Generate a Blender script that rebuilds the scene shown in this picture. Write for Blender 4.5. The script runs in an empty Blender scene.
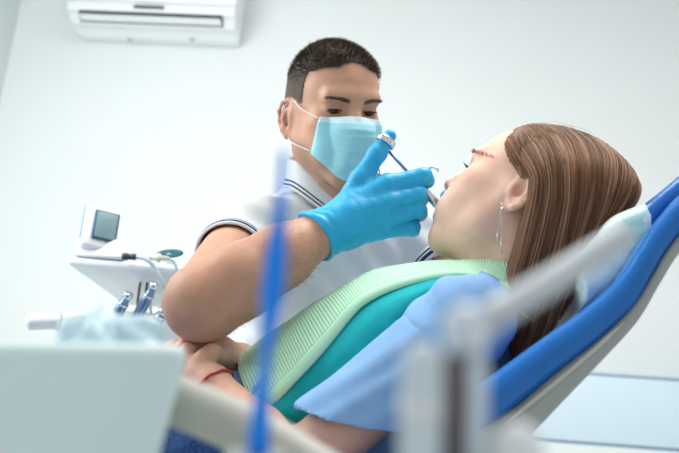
import bpy, bmesh, math
import numpy as np
from mathutils import Vector
C = bpy.context.scene.collection
SC = bpy.context.scene
rng = np.random.default_rng(7)

# ------------------------------------------------------------------ camera, world, lights, exposure
FPX = 50.0 / 36.0 * 679.0
CAM_Z, YAW, PITCH, ROLL = 0.58, 5.0, 18.0, 4.8
_a, _b, _r = np.radians([YAW, PITCH, ROLL])
CF = np.array([-np.sin(_a) * np.cos(_b), np.cos(_a) * np.cos(_b), np.sin(_b)])
_R0 = np.array([np.cos(_a), np.sin(_a), 0.0])
_U0 = np.cross(_R0, CF)
CR = _R0 * np.cos(_r) + _U0 * np.sin(_r)
CU = _U0 * np.cos(_r) - _R0 * np.sin(_r)
CC = np.array([0.0, 0.0, CAM_Z])


def P(x, y, d):
    """point of the place seen at photo pixel x, y, d metres in front of the lens"""
    return CC + CF * d + CR * (x - 339.5) / FPX * d + CU * (226.5 - y) / FPX * d


def PY(x, y, Y):
    """point seen at pixel x, y on the plane world-y = Y"""
    v = P(x, y, 1.0) - CC
    return CC + v * (Y / v[1])


cd = bpy.data.cameras.new('camera')
cam = bpy.data.objects.new('camera', cd)
C.objects.link(cam)
from mathutils import Matrix
cam.matrix_world = Matrix(((CR[0], CU[0], -CF[0], CC[0]), (CR[1], CU[1], -CF[1], CC[1]),
                           (CR[2], CU[2], -CF[2], CC[2]), (0, 0, 0, 1)))
cd.lens = 50.0
cd.sensor_width = 36.0
cd.clip_start = 0.02
cd.dof.use_dof = True
cd.dof.focus_distance = 1.38
cd.dof.aperture_fstop = 5.0
SC.camera = cam

w = bpy.data.worlds.new('daylight')
SC.world = w
w.use_nodes = True
w.node_tree.nodes['Background'].inputs[0].default_value = (0.94, 0.975, 1.0, 1)
w.node_tree.nodes['Background'].inputs[1].default_value = 0.62


def area(name, loc, target, size, size_y, power, col):
    l = bpy.data.lights.new(name, 'AREA')
    l.shape = 'RECTANGLE'
    l.size, l.size_y, l.energy, l.color = size, size_y, power, col
    o = bpy.data.objects.new(name, l)
    C.objects.link(o)
    o.location = loc
    o.rotation_euler = (Vector(target) - Vector(loc)).to_track_quat('-Z', 'Y').to_euler()
    return o


area('window_light', (-1.72, 1.6, 1.9), (-0.2, 3.0, 1.4), 1.8, 1.5, 54, (0.95, 0.98, 1.0))
area('ceiling_light', (0.25, 1.2, 2.92), (0.15, 1.3, 0.0), 1.2, 1.2, 50, (1.0, 0.97, 0.93))
vs = SC.view_settings
vs.view_transform = 'Standard'
vs.look = 'None'
vs.gamma = 1.0
vs.use_curve_mapping = False
vs.exposure = 0.0

# ------------------------------------------------------------------ materials


def mat(name, col, rough=0.5, metal=0.0, sss=0.0, spec=0.5, coat=0.0, noise=None, bump=None, trans=0.0, alpha=1.0,
        attr=None, sheen=0.0, emit=None):
    """procedural material; noise=(scale, amount) varies the colour, bump=(scale, strength, distance)"""
    m = bpy.data.materials.new(name)
    m.use_nodes = True
    nt = m.node_tree
    b = nt.nodes['Principled BSDF']
    col = tuple(col) + (1.0,)
    b.inputs['Base Color'].default_value = col
    b.inputs['Roughness'].default_value = rough
    b.inputs['Metallic'].default_value = metal
    b.inputs['Specular IOR Level'].default_value = spec
    b.inputs['Coat Weight'].default_value = coat
    b.inputs['Coat Roughness'].default_value = 0.15
    b.inputs['Transmission Weight'].default_value = trans
    b.inputs['Alpha'].default_value = alpha
    b.inputs['Sheen Weight'].default_value = sheen
    if sss:
        b.inputs['Subsurface Weight'].default_value = sss
        b.inputs['Subsurface Radius'].default_value = (0.008, 0.0035, 0.002)
        b.inputs['Subsurface Scale'].default_value = 1.0
    tc = nt.nodes.new('ShaderNodeTexCoord')
    src = None
    if attr:
        an = nt.nodes.new('ShaderNodeAttribute')
        an.attribute_name = attr
        src = an.outputs['Color']
    if noise or attr:
        sc, am = noise or (60.0, 0.03)
        n = nt.nodes.new('ShaderNodeTexNoise')
        n.inputs['Scale'].default_value = sc
        n.inputs['Detail'].default_value = 4
        nt.links.new(tc.outputs['Object'], n.inputs['Vector'])
        mr = nt.nodes.new('ShaderNodeMapRange')
        mr.inputs['From Min'].default_value = 0.3
        mr.inputs['From Max'].default_value = 0.7
        mr.inputs['To Min'].default_value = 1 - am
        mr.inputs['To Max'].default_value = 1 + am
        nt.links.new(n.outputs['Fac'], mr.inputs['Value'])
        mx = nt.nodes.new('ShaderNodeMix')
        mx.data_type = 'RGBA'
        mx.blend_type = 'MULTIPLY'
        mx.inputs['Factor'].default_value = 1.0
        mx.inputs[6].default_value = col
        if src:
            nt.links.new(src, mx.inputs[6])
        nt.links.new(mr.outputs['Result'], mx.inputs[7])
        nt.links.new(mx.outputs[2], b.inputs['Base Color'])
    if bump:
        sc, st, di = bump
        n2 = nt.nodes.new('ShaderNodeTexNoise')
        n2.inputs['Scale'].default_value = sc
        n2.inputs['Detail'].default_value = 5
        nt.links.new(tc.outputs['Object'], n2.inputs['Vector'])
        bp = nt.nodes.new('ShaderNodeBump')
        bp.inputs['Strength'].default_value = st
        bp.inputs['Distance'].default_value = di
        nt.links.new(n2.outputs['Fac'], bp.inputs['Height'])
        nt.links.new(bp.outputs['Normal'], b.inputs['Normal'])
    return m


def hair_mat(name, c0, c1, c2, rough=0.42):
    m = bpy.data.materials.new(name)
    m.use_nodes = True
    nt = m.node_tree
    b = nt.nodes['Principled BSDF']
    an = nt.nodes.new('ShaderNodeAttribute')
    an.attribute_name = 'tint'
    cr = nt.nodes.new('ShaderNodeValToRGB')
    cr.color_ramp.elements[0].color = c0 + (1,)
    cr.color_ramp.elements[1].color = c2 + (1,)
    e = cr.color_ramp.elements.new(0.5)
    e.color = c1 + (1,)
    nt.links.new(an.outputs['Fac'], cr.inputs['Fac'])
    nt.links.new(cr.outputs['Color'], b.inputs['Base Color'])
    b.inputs['Roughness'].default_value = rough
    b.inputs['Specular IOR Level'].default_value = 0.25
    return m


def bib_mat():
    m = mat('mint_paper', (0.50, 0.83, 0.58), 0.75, spec=0.2)
    nt = m.node_tree
    b = nt.nodes['Principled BSDF']
    an = nt.nodes.new('ShaderNodeAttribute')
    an.attribute_name = 'rib'
    mx = nt.nodes.new('ShaderNodeMix')
    mx.data_type = 'RGBA'
    mx.inputs[6].default_value = (0.45, 0.80, 0.56, 1)
    mx.inputs[7].default_value = (0.60, 0.91, 0.68, 1)
    nt.links.new(an.outputs['Fac'], mx.inputs['Factor'])
    nt.links.new(mx.outputs[2], b.inputs['Base Color'])
    bp = nt.nodes.new('ShaderNodeBump')
    bp.inputs['Strength'].default_value = 0.5
    bp.inputs['Distance'].default_value = 0.002
    nt.links.new(an.outputs['Fac'], bp.inputs['Height'])
    nt.links.new(bp.outputs['Normal'], b.inputs['Normal'])
    return m


M = {
    'wall': mat('wall_paint', (0.785, 0.815, 0.805), 0.85, spec=0.2, noise=(3, 0.01), bump=(300, 0.05, 0.001)),
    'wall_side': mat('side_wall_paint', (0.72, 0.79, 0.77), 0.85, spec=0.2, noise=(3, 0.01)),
    'floor': mat('grey_vinyl', (0.62, 0.65, 0.66), 0.35, noise=(8, 0.05)),
    'ceil': mat('ceiling_paint', (0.88, 0.89, 0.88), 0.9, noise=(3, 0.01)),
    'ac': mat('ac_plastic', (0.86, 0.88, 0.88), 0.35, noise=(20, 0.01)),
    'dark': mat('dark_plastic', (0.025, 0.03, 0.05), 0.4, noise=(40, 0.1)),
    'white': mat('white_plastic', (0.83, 0.86, 0.87), 0.3, noise=(20, 0.01)),
    'cabinet': mat('cabinet_laminate', (0.62, 0.75, 0.83), 0.35, noise=(6, 0.01)),
    'cabline': mat('cabinet_edge', (0.36, 0.48, 0.60), 0.4, noise=(20, 0.05)),
    'screen': mat('lcd_screen', (0.20, 0.31, 0.32), 0.25, noise=(30, 0.04)),
    'bezel': mat('screen_bezel', (0.03, 0.10, 0.18), 0.35, noise=(30, 0.04)),
    'stripe_blue': mat('blue_stripe', (0.08, 0.30, 0.80), 0.4, noise=(30, 0.04)),
    'chrome': mat('chrome', (0.75, 0.76, 0.78), 0.18, metal=1.0, noise=(60, 0.03)),
    'steel_blue': mat('handpiece_steel', (0.20, 0.30, 0.46), 0.28, metal=0.8, noise=(60, 0.05)),
    'hose': mat('grey_hose', (0.42, 0.50, 0.55), 0.5, noise=(60, 0.05)),
    'hose_dark': mat('dark_hose', (0.10, 0.09, 0.09), 0.5, noise=(60, 0.05)),
    'hose_tan': mat('tan_hose', (0.62, 0.60, 0.50), 0.5, noise=(60, 0.05)),
    'pad_teal': mat('tray_pad', (0.02, 0.09, 0.12), 0.6, spec=0.15, noise=(60, 0.05)),
    'cart': mat('cart_plastic', (0.74, 0.90, 0.90), 0.45, noise=(10, 0.02)),
    'bag': mat('pale_blue_film', (0.70, 0.90, 0.98), 0.35, trans=0.25, noise=(20, 0.05)),
    'beige': mat('beige_metal', (0.50, 0.49, 0.43), 0.5, noise=(12, 0.05)),
    'blue_stick': mat('blue_film', (0.010, 0.26, 0.95), 0.4, spec=0.25, noise=(40, 0.05)),
    'post': mat('pale_grey_plastic', (0.68, 0.78, 0.85), 0.35, noise=(30, 0.04)),
    'post_dark': mat('brown_grey_rubber', (0.17, 0.14, 0.15), 0.5, noise=(30, 0.05)),
    'tube': mat('grey_tube', (0.46, 0.51, 0.55), 0.4, noise=(30, 0.04)),
    'vinyl': mat('blue_vinyl', (0.006, 0.14, 0.48), 0.26, spec=0.35, coat=0.12, noise=(25, 0.05), bump=(120, 0.06, 0.002)),
    'shell': mat('grey_shell', (0.33, 0.36, 0.35), 0.45, noise=(20, 0.03)),
    'film': mat('headrest_film', (0.72, 0.86, 0.84), 0.25, noise=(40, 0.10), bump=(60, 0.5, 0.004)),
    'film_mint': mat('headrest_mint', (0.45, 0.74, 0.66), 0.4, noise=(40, 0.12), bump=(60, 0.5, 0.004)),
    'polo': mat('white_pique', (0.75, 0.77, 0.785), 0.9, spec=0.15, noise=(900, 0.03), bump=(900, 0.2, 0.001)),
    'navy': mat('navy_stripe', (0.02, 0.04, 0.13), 0.9, spec=0.1, noise=(900, 0.05)),
    'mask': mat('mask_cloth', (0.36, 0.72, 0.80), 0.85, spec=0.15, noise=(700, 0.04), bump=(700, 0.2, 0.001)),
    'mask_top': mat('mask_hem', (0.62, 0.83, 0.87), 0.85, spec=0.15, noise=(700, 0.04), bump=(700, 0.2, 0.001)),
    'elastic': mat('white_elastic', (0.80, 0.80, 0.79), 0.8, noise=(200, 0.04)),
    'glove': mat('blue_nitrile', (0.02, 0.42, 0.74), 0.42, spec=0.4, noise=(14, 0.10), bump=(90, 0.35, 0.003)),
    'tshirt': mat('light_blue_cotton', (0.24, 0.42, 0.69), 0.9, spec=0.1, noise=(30, 0.06), bump=(500, 0.25, 0.001)),
    'teal_cloth': mat('teal_backing', (0.01, 0.36, 0.40), 0.8, spec=0.15, noise=(25, 0.12), bump=(60, 0.2, 0.003)),
    'jeans': mat('denim', (0.05, 0.11, 0.25), 0.9, spec=0.1, noise=(350, 0.35), bump=(500, 0.3, 0.001)),
    'trousers': mat('white_scrub_cloth', (0.75, 0.78, 0.80), 0.9, noise=(300, 0.04)),
    'shoe': mat('white_shoe', (0.8, 0.8, 0.8), 0.5, noise=(40, 0.05)),
    'red': mat('red_thread', (0.45, 0.01, 0.02), 0.7, noise=(300, 0.2)),
    'silver': mat('silver', (0.85, 0.82, 0.78), 0.2, metal=1.0, noise=(100, 0.05)),
    'cord': mat('beige_cord', (0.62, 0.55, 0.42), 0.6, noise=(200, 0.1)),
    'eye_white': mat('sclera', (0.75, 0.72, 0.70), 0.2, noise=(200, 0.05)),
    'iris': mat('iris', (0.05, 0.03, 0.02), 0.15, noise=(400, 0.2)),
    'lash': mat('lash', (0.02, 0.013, 0.01), 0.6, noise=(400, 0.2)),
    'skin': mat('skin', (0.6, 0.38, 0.28), 0.48, sss=0.25, spec=0.35, attr='Col', noise=(38, 0.08), bump=(420, 0.12, 0.001)),
    'bib': bib_mat(),
    'hair_man': hair_mat('short_brown_hair', (0.038, 0.026, 0.018), (0.11, 0.078, 0.054), (0.29, 0.23, 0.18), 0.5),
    'hair_girl': hair_mat('long_brown_hair', (0.070, 0.030, 0.014), (0.285, 0.138, 0.070), (0.62, 0.37, 0.22), 0.48),
}

# ------------------------------------------------------------------ mesh helpers


def link(name, me, m, parent=None, smooth=True):
    o = bpy.data.objects.new(name, me)
    C.objects.link(o)
    for k in (m if isinstance(m, (list, tuple)) else [m]):
        me.materials.append(k)
    if smooth and len(me.polygons):
        me.polygons.foreach_set('use_smooth', np.ones(len(me.polygons), bool))
    if parent is not None:
        o.parent = parent
        o.matrix_parent_inverse = Matrix.Translation(-Vector(parent.location))
    return o


def mesh(name, V, F, m, parent=None, smooth=True, mi=None):
    me = bpy.data.meshes.new(name)
    V = np.asarray(V, float)
    if isinstance(F, np.ndarray):
        k = F.shape[1]
        me.vertices.add(len(V))
        me.vertices.foreach_set('co', V.astype(np.float32).ravel())
        me.loops.add(F.size)
        me.loops.foreach_set('vertex_index', F.astype(np.int32).ravel())
        me.polygons.add(len(F))
        me.polygons.foreach_set('loop_start', np.arange(0, F.size, k, dtype=np.int32))
        me.update(calc_edges=True)
        me.validate()
    else:
        me.from_pydata([tuple(v) for v in V], [], [tuple(f) for f in F])
        me.update()
    o = link(name, me, m, parent, smooth)
    if mi is not None:
        me.polygons.foreach_set('material_index', np.asarray(mi, np.int32))
    return o


def attr_f(o, name, vals):
    a = o.data.attributes.new(name, 'FLOAT', 'POINT')
    a.data.foreach_set('value', np.asarray(vals, np.float32))


def attr_c(o, name, cols):
    a = o.data.attributes.new(name, 'FLOAT_COLOR', 'POINT')
    c = np.ones((len(cols), 4), np.float32)
    c[:, :3] = cols
    a.data.foreach_set('color', c.ravel())


def thing(name, label, cat, loc, group=None):
    o = bpy.data.objects.new(name, None)
    o.empty_display_size = 0.05
    C.objects.link(o)
    o.location = tuple(float(v) for v in loc)
    return tag(o, label, cat, group)


def tag(o, label, cat, group=None):
    o['label'] = label
    o['category'] = cat
    if group:
        o['group'] = group
    return o


def struct(o, label=None):
    o['kind'] = 'structure'
    if label:
        o['label'] = label
    return o


def spline(pts, n, closed=False):
    """Catmull-Rom through pts, n samples"""
    p = np.asarray(pts, float)
    if closed:
        p = np.vstack([p[-1], p, p[0], p[1]])
    else:
        p = np.vstack([2 * p[0] - p[1], p, 2 * p[-1] - p[-2]])
    m = len(p) - 3
    t = np.linspace(0, m, n, endpoint=not closed)
    i = np.minimum(t.astype(int), m - 1)
    u = (t - i)[:, None]
    a, b, c, d = p[i], p[i + 1], p[i + 2], p[i + 3]
    return 0.5 * (2 * b + (c - a) * u + (2 * a - 5 * b + 4 * c - d) * u ** 2 + (3 * b - a - 3 * c + d) * u ** 3)


def frames(p):
    t = np.gradient(p, axis=0)
    t /= np.linalg.norm(t, axis=1, keepdims=True) + 1e-12
    n = np.zeros_like(p)
    ref = np.array([0, 0, 1.0]) if abs(t[0][2]) < 0.9 else np.array([0, 1.0, 0])
    v = np.cross(t[0], ref)
    for i in range(len(p)):
        v = v - t[i] * (v @ t[i])
        v /= np.linalg.norm(v) + 1e-12
        n[i] = v
    return t, n, np.cross(t, n)


def tube_arrays(p, r, k=12, cap=True, closed=False, flat=None, twist=None):
    p = np.asarray(p, float)
    n_ = len(p)
    r = np.broadcast_to(np.asarray(r, float), (n_,))
    t, n, b = frames(p)
    a = np.arange(k) / k * 2 * np.pi
    ca, sa = np.cos(a), np.sin(a)
    r2 = r if flat is None else np.broadcast_to(np.asarray(flat, float), (n_,))
    if twist is not None:
        tw = np.asarray(twist)[:, None]
        n, b = n * np.cos(tw) + b * np.sin(tw), b * np.cos(tw) - n * np.sin(tw)
    V = (p[:, None] + n[:, None] * (ca[None, :] * r[:, None])[..., None] + b[:, None] * (sa[None, :] * r2[:, None])[..., None]).reshape(-1, 3)
    F = []
    rng_ = n_ if closed else n_ - 1
    for i in range(rng_):
        j = (i + 1) % n_
        for q in range(k):
            F.append((i * k + q, i * k + (q + 1) % k, j * k + (q + 1) % k, j * k + q))
    if cap and not closed:
        F.append(tuple(range(k - 1, -1, -1)))
        F.append(tuple(range((n_ - 1) * k, n_ * k)))
    return V, F


def tube(name, p, r, m, parent=None, k=12, **kw):
    V, F = tube_arrays(p, r, k, **kw)
    return mesh(name, V, F, m, parent)


def lathe(name, a, b, prof, m, parent=None, k=24, mi=None):
    """profile [(t, r)] revolved about a->b, t in metres from a; caps closed"""
    a, b = np.asarray(a, float), np.asarray(b, float)
    d = (b - a) / np.linalg.norm(b - a)
    ref = np.array([0, 0, 1.0]) if abs(d[2]) < 0.9 else np.array([1.0, 0, 0])
    u = np.cross(d, ref)
    u /= np.linalg.norm(u)
    v = np.cross(d, u)
    ang = np.arange(k) / k * 2 * np.pi
    V = np.concatenate([a + d * t + r * (np.cos(ang)[:, None] * u + np.sin(ang)[:, None] * v) for t, r in prof])
    F, ix = [], []
    for i in range(len(prof) - 1):
        for q in range(k):
            F.append((i * k + q, i * k + (q + 1) % k, (i + 1) * k + (q + 1) % k, (i + 1) * k + q))
            ix.append(mi[i] if mi else 0)
    F.append(tuple(range(k - 1, -1, -1)))
    F.append(tuple(range((len(prof) - 1) * k, len(prof) * k)))
    ix += [mi[0] if mi else 0, mi[-1] if mi else 0]
    return mesh(name, V, F, m, parent, mi=ix)


def hexa(name, corners, m, parent=None, bev=0.0, seg=3):
    """box from 8 corners (bottom loop of 4, top loop of 4), bevelled"""
    bm = bmesh.new()
    vs_ = [bm.verts.new(tuple(float(x) for x in c)) for c in corners]
    for f in ((3, 2, 1, 0), (4, 5, 6, 7), (0, 1, 5, 4), (1, 2, 6, 5), (2, 3, 7, 6), (3, 0, 4, 7)):
        bm.faces.new([vs_[i] for i in f])
    bmesh.ops.recalc_face_normals(bm, faces=bm.faces)
    if bev:
        bmesh.ops.bevel(bm, geom=list(bm.edges), offset=bev, segments=seg, profile=0.5, affect='EDGES')
    me = bpy.data.meshes.new(name)
    bm.to_mesh(me)
    bm.free()
    return link(name, me, m, parent, smooth=bev > 0)


def box(name, lo, hi, m, parent=None, bev=0.0, seg=3):
    x0, y0, z0 = lo
    x1, y1, z1 = hi
    return hexa(name, [(x0, y0, z0), (x1, y0, z0), (x1, y1, z0), (x0, y1, z0),
                       (x0, y0, z1), (x1, y0, z1), (x1, y1, z1), (x0, y1, z1)], m, parent, bev, seg)


def obox(name, c, ax, ay, az, m, parent=None, bev=0.0, seg=3):
    """oriented box: centre and three half-vectors"""
    c, ax, ay, az = [np.asarray(v, float) for v in (c, ax, ay, az)]
    co = [c + sx * ax + sy * ay + sz * az for sz in (-1, 1) for sx, sy in ((-1, -1), (1, -1), (1, 1), (-1, 1))]
    return hexa(name, co, m, parent, bev, seg)


def grid_mesh(name, G, m, parent=None, thick=0.0, mi=None, subs=0):
    """sheet from a (rows, cols, 3) array of points"""
    r, c = G.shape[:2]
    i = np.arange(r * c).reshape(r, c)
    F = np.stack([i[:-1, :-1], i[:-1, 1:], i[1:, 1:], i[1:, :-1]], -1).reshape(-1, 4)
    o = mesh(name, G.reshape(-1, 3), F, m, parent, mi=mi)
    if thick:
        s = o.modifiers.new('thickness', 'SOLIDIFY')
        s.thickness = thick
        s.offset = 0
    return o


def strands(name, paths, r0, r1, m, parent=None, tint=None):
    """many hair strands, paths (n, m, 3), 3-sided tapering tubes in one mesh"""
    n, k = paths.shape[:2]
    t = np.gradient(paths, axis=1)
    t /= np.linalg.norm(t, axis=2, keepdims=True) + 1e-12
    ref = np.array([0.31, -0.9, 0.3])
    u = np.cross(t, ref)
    u /= np.linalg.norm(u, axis=2, keepdims=True) + 1e-12
    v = np.cross(t, u)
    rad = np.linspace(1, 0, k)[None, :, None] * (np.asarray(r0).reshape(-1, 1, 1) - r1) + r1
    V = np.stack([paths + rad * (np.cos(a) * u + np.sin(a) * v) for a in (0, 2.094, 4.189)], 2)
    idx = np.arange(n * k * 3).reshape(n, k, 3)
    F = []
    for q in range(3):
        w_ = (q + 1) % 3
        F.append(np.stack([idx[:, :-1, q], idx[:, :-1, w_], idx[:, 1:, w_], idx[:, 1:, q]], -1).reshape(-1, 4))
    o = mesh(name, V.reshape(-1, 3), np.concatenate(F), m, parent)
    if tint is None:
        tint = rng.random(n)
    attr_f(o, 'tint', np.repeat(tint, k * 3))
    return o


# ------------------------------------------------------------------ signed-distance sculpting -> one continuous mesh


class Sdf:
    def __init__(s, h):
        s.h, s.ops = h, []

    def rc(s, a, b, ra, rb, k=0.01, sub=False):
        a, b = np.asarray(a, float), np.asarray(b, float)
        lo = np.minimum(a - ra, b - rb)
        hi = np.maximum(a + ra, b + rb)

        def f(X):
            ba = b - a
            t = np.clip(((X - a) @ ba) / (ba @ ba + 1e-12), 0, 1)
            return np.linalg.norm(X - a - t[..., None] * ba, axis=-1) - (ra + (rb - ra) * t)
        s.ops.append((f, lo, hi, k, sub))
        return s

    def chain(s, pts, rad, k=0.006, sub=False):
        for i in range(len(pts) - 1):
            s.rc(pts[i], pts[i + 1], rad[i], rad[i + 1], k, sub)
        return s

    def ell(s, c, r, R=np.eye(3), k=0.01, sub=False):
        """ellipsoid, columns of R are its axes in the world"""
        c, r = np.asarray(c, float), np.asarray(r, float)
        e = np.sqrt(((R * r) ** 2).sum(1))

        def f(X):
            q = (X - c) @ R
            k0 = np.linalg.norm(q / r, axis=-1)
            k1 = np.linalg.norm(q / r ** 2, axis=-1)
            return k0 * (k0 - 1) / (k1 + 1e-9)
        s.ops.append((f, c - e, c + e, k, sub))
        return s

    def cut(s, p, n):
        """throw away the half space on the side n points to"""
        s.ops.append((np.asarray(p, float), np.asarray(n, float) / np.linalg.norm(n), None, None, 'cut'))
        return s

    def build(s, name, m, parent=None, smooth=1, disp=None):
        h = s.h
        adds = [o for o in s.ops if o[4] is False]
        lo = np.min([o[1] for o in adds], 0) - 4 * h
        hi = np.max([o[2] for o in adds], 0) + 4 * h
        dim = np.ceil((hi - lo) / h).astype(int) + 1
        Fd = np.full(dim, 0.05, np.float32)
        axes = [lo[i] + h * np.arange(dim[i]) for i in range(3)]
        for o in s.ops:
            if o[4] == 'cut':
                p, n = o[0], o[1]
                d = ((axes[0] - p[0]) * n[0])[:, None, None] + ((axes[1] - p[1]) * n[1])[None, :, None] + ((axes[2] - p[2]) * n[2])[None, None, :]
                np.maximum(Fd, d, out=Fd)
                continue
            f, a, b, k, sub = o
            mg = k + 3 * h
            i0 = np.clip(((a - mg - lo) / h).astype(int), 0, dim)
            i1 = np.clip(((b + mg - lo) / h).astype(int) + 2, 0, dim)
            if np.any(i1 <= i0):
                continue
            sl = tuple(slice(i0[i], i1[i]) for i in range(3))
            X = np.stack(np.meshgrid(*[axes[i][sl[i]] for i in range(3)], indexing='ij'), -1)
            d = f(X)
            c = Fd[sl]
            if sub:
                hh = np.maximum(k - np.abs(c + d), 0) / k
                Fd[sl] = np.maximum(c, -d) + hh * hh * k / 4
            else:
                hh = np.maximum(k - np.abs(c - d), 0) / k
                Fd[sl] = np.minimum(c, d) - hh * hh * k / 4
        V, F = surface_nets(Fd, lo, h)
        V, F = biggest(V, F)
        for _ in range(smooth):
            V = taubin(V, F)
        if disp is not None:
            N = vnormals(V, F)
            V = V + N * disp(V, N)[:, None]
        return mesh(name, V, F, m, parent), V, F


def surface_nets(Fd, lo, h):
    ins = Fd < 0
    cnt = np.zeros(np.array(Fd.shape) - 1, np.int8)
    sl = lambda d: slice(d, None if d else -1)
    for i in (0, 1):
        for j in (0, 1):
            for k in (0, 1):
                cnt += ins[sl(i), sl(j), sl(k)]
    act = np.argwhere((cnt > 0) & (cnt < 8))
    idx = np.full(cnt.shape, -1, np.int32)
    idx[tuple(act.T)] = np.arange(len(act))
    off = np.array([(i, j, k) for i in (0, 1) for j in (0, 1) for k in (0, 1)])
    val = np.stack([Fd[tuple((act + o).T)] for o in off], 1)
    acc = np.zeros((len(act), 3))
    num = np.zeros(len(act))
    for a in range(8):
        for ax, bit in ((0, 4), (1, 2), (2, 1)):
            if a & bit:
                continue
            b = a | bit
            va, vb = val[:, a], val[:, b]
            cr = (va < 0) != (vb < 0)
            t = np.where(cr, va / np.where(cr, va - vb, 1), 0)
            p = np.repeat(off[a][None].astype(float), len(act), 0)
            p[:, ax] += t
            acc += p * cr[:, None]
            num += cr
    V = lo + h * (act + acc / num[:, None])
    Q = []
    for ax in range(3):
        s0 = [slice(None)] * 3
        s1 = [slice(None)] * 3
        s0[ax], s1[ax] = slice(0, -1), slice(1, None)
        a, b = ins[tuple(s0)], ins[tuple(s1)]
        e = np.argwhere(a != b)
        u, v = [(1, 2), (2, 0), (0, 1)][ax]
        e = e[(e[:, u] > 0) & (e[:, v] > 0) & (e[:, u] < cnt.shape[u]) & (e[:, v] < cnt.shape[v])]
        fl = a[tuple(e.T)]
        du, dv = np.eye(3, dtype=int)[u], np.eye(3, dtype=int)[v]
        q = np.stack([idx[tuple((e - du - dv).T)], idx[tuple((e - dv).T)], idx[tuple(e.T)], idx[tuple((e - du).T)]], 1)
        q[~fl] = q[~fl][:, ::-1]
        Q.append(q)
    Q = np.concatenate(Q)
    return V, Q[(Q >= 0).all(1)]


def biggest(V, F):
    """keep the largest connected piece"""
    lab = np.arange(len(V))
    while True:
        m = lab[F].min(1)
        new = lab.copy()
        for q in range(4):
            np.minimum.at(new, F[:, q], m)
        new = new[new]
        if (new == lab).all():
            break
        lab = new
    ids, c = np.unique(lab, return_counts=True)
    keep = lab == ids[c.argmax()]
    mp = np.cumsum(keep) - 1
    return V[keep], mp[F[keep[F[:, 0]]]]


def lap(V, F):
    S = np.zeros_like(V)
    n = np.zeros(len(V))
    for a, b in ((0, 1), (1, 2), (2, 3), (3, 0)):
        for x, y in ((a, b), (b, a)):
            for ax in range(3):
                S[:, ax] += np.bincount(F[:, x], V[F[:, y], ax], len(V))
            n += np.bincount(F[:, x], minlength=len(V))
    return S / np.maximum(n, 1)[:, None] - V


def taubin(V, F):
    V = V + 0.5 * lap(V, F)
    return V - 0.52 * lap(V, F)


def vnormals(V, F):
    n = np.cross(V[F[:, 2]] - V[F[:, 0]], V[F[:, 3]] - V[F[:, 1]])
    N = np.zeros_like(V)
    for q in range(4):
        for ax in range(3):
            N[:, ax] += np.bincount(F[:, q], n[:, ax], len(V))
    return N / (np.linalg.norm(N, axis=1, keepdims=True) + 1e-12)


def vnoise(X, scale, seed=0):
    """cheap smooth noise in -1..1"""
    g = np.random.default_rng(seed)
    s = np.zeros(len(X))
    for i in range(7):
        d = g.normal(size=3)
        s += np.sin(X @ d * scale + g.random() * 6.28)
    return s / 3.5


def sample_faces(V, F, mask, n, gen):
    cen = V[F].mean(1)
    ar = np.linalg.norm(np.cross(V[F[:, 2]] - V[F[:, 0]], V[F[:, 3]] - V[F[:, 1]]), axis=1)
    ok = np.nonzero(mask(cen))[0]
    if len(ok) == 0:
        return np.zeros((0, 3)), np.zeros((0, 3))
    pick = gen.choice(ok, n, p=ar[ok] / ar[ok].sum())
    a, b = gen.random((2, n, 1))
    q = V[F[pick]]
    p = (q[:, 0] * (1 - a) + q[:, 1] * a) * (1 - b) + (q[:, 3] * (1 - a) + q[:, 2] * a) * b
    N = vnormals(V, F)
    return p, N[F[pick]].mean(1)


def ss(x, a, b):
    t = np.clip((x - a) / (b - a), 0, 1)
    return t * t * (3 - 2 * t)


# ------------------------------------------------------------------ heads


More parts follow.
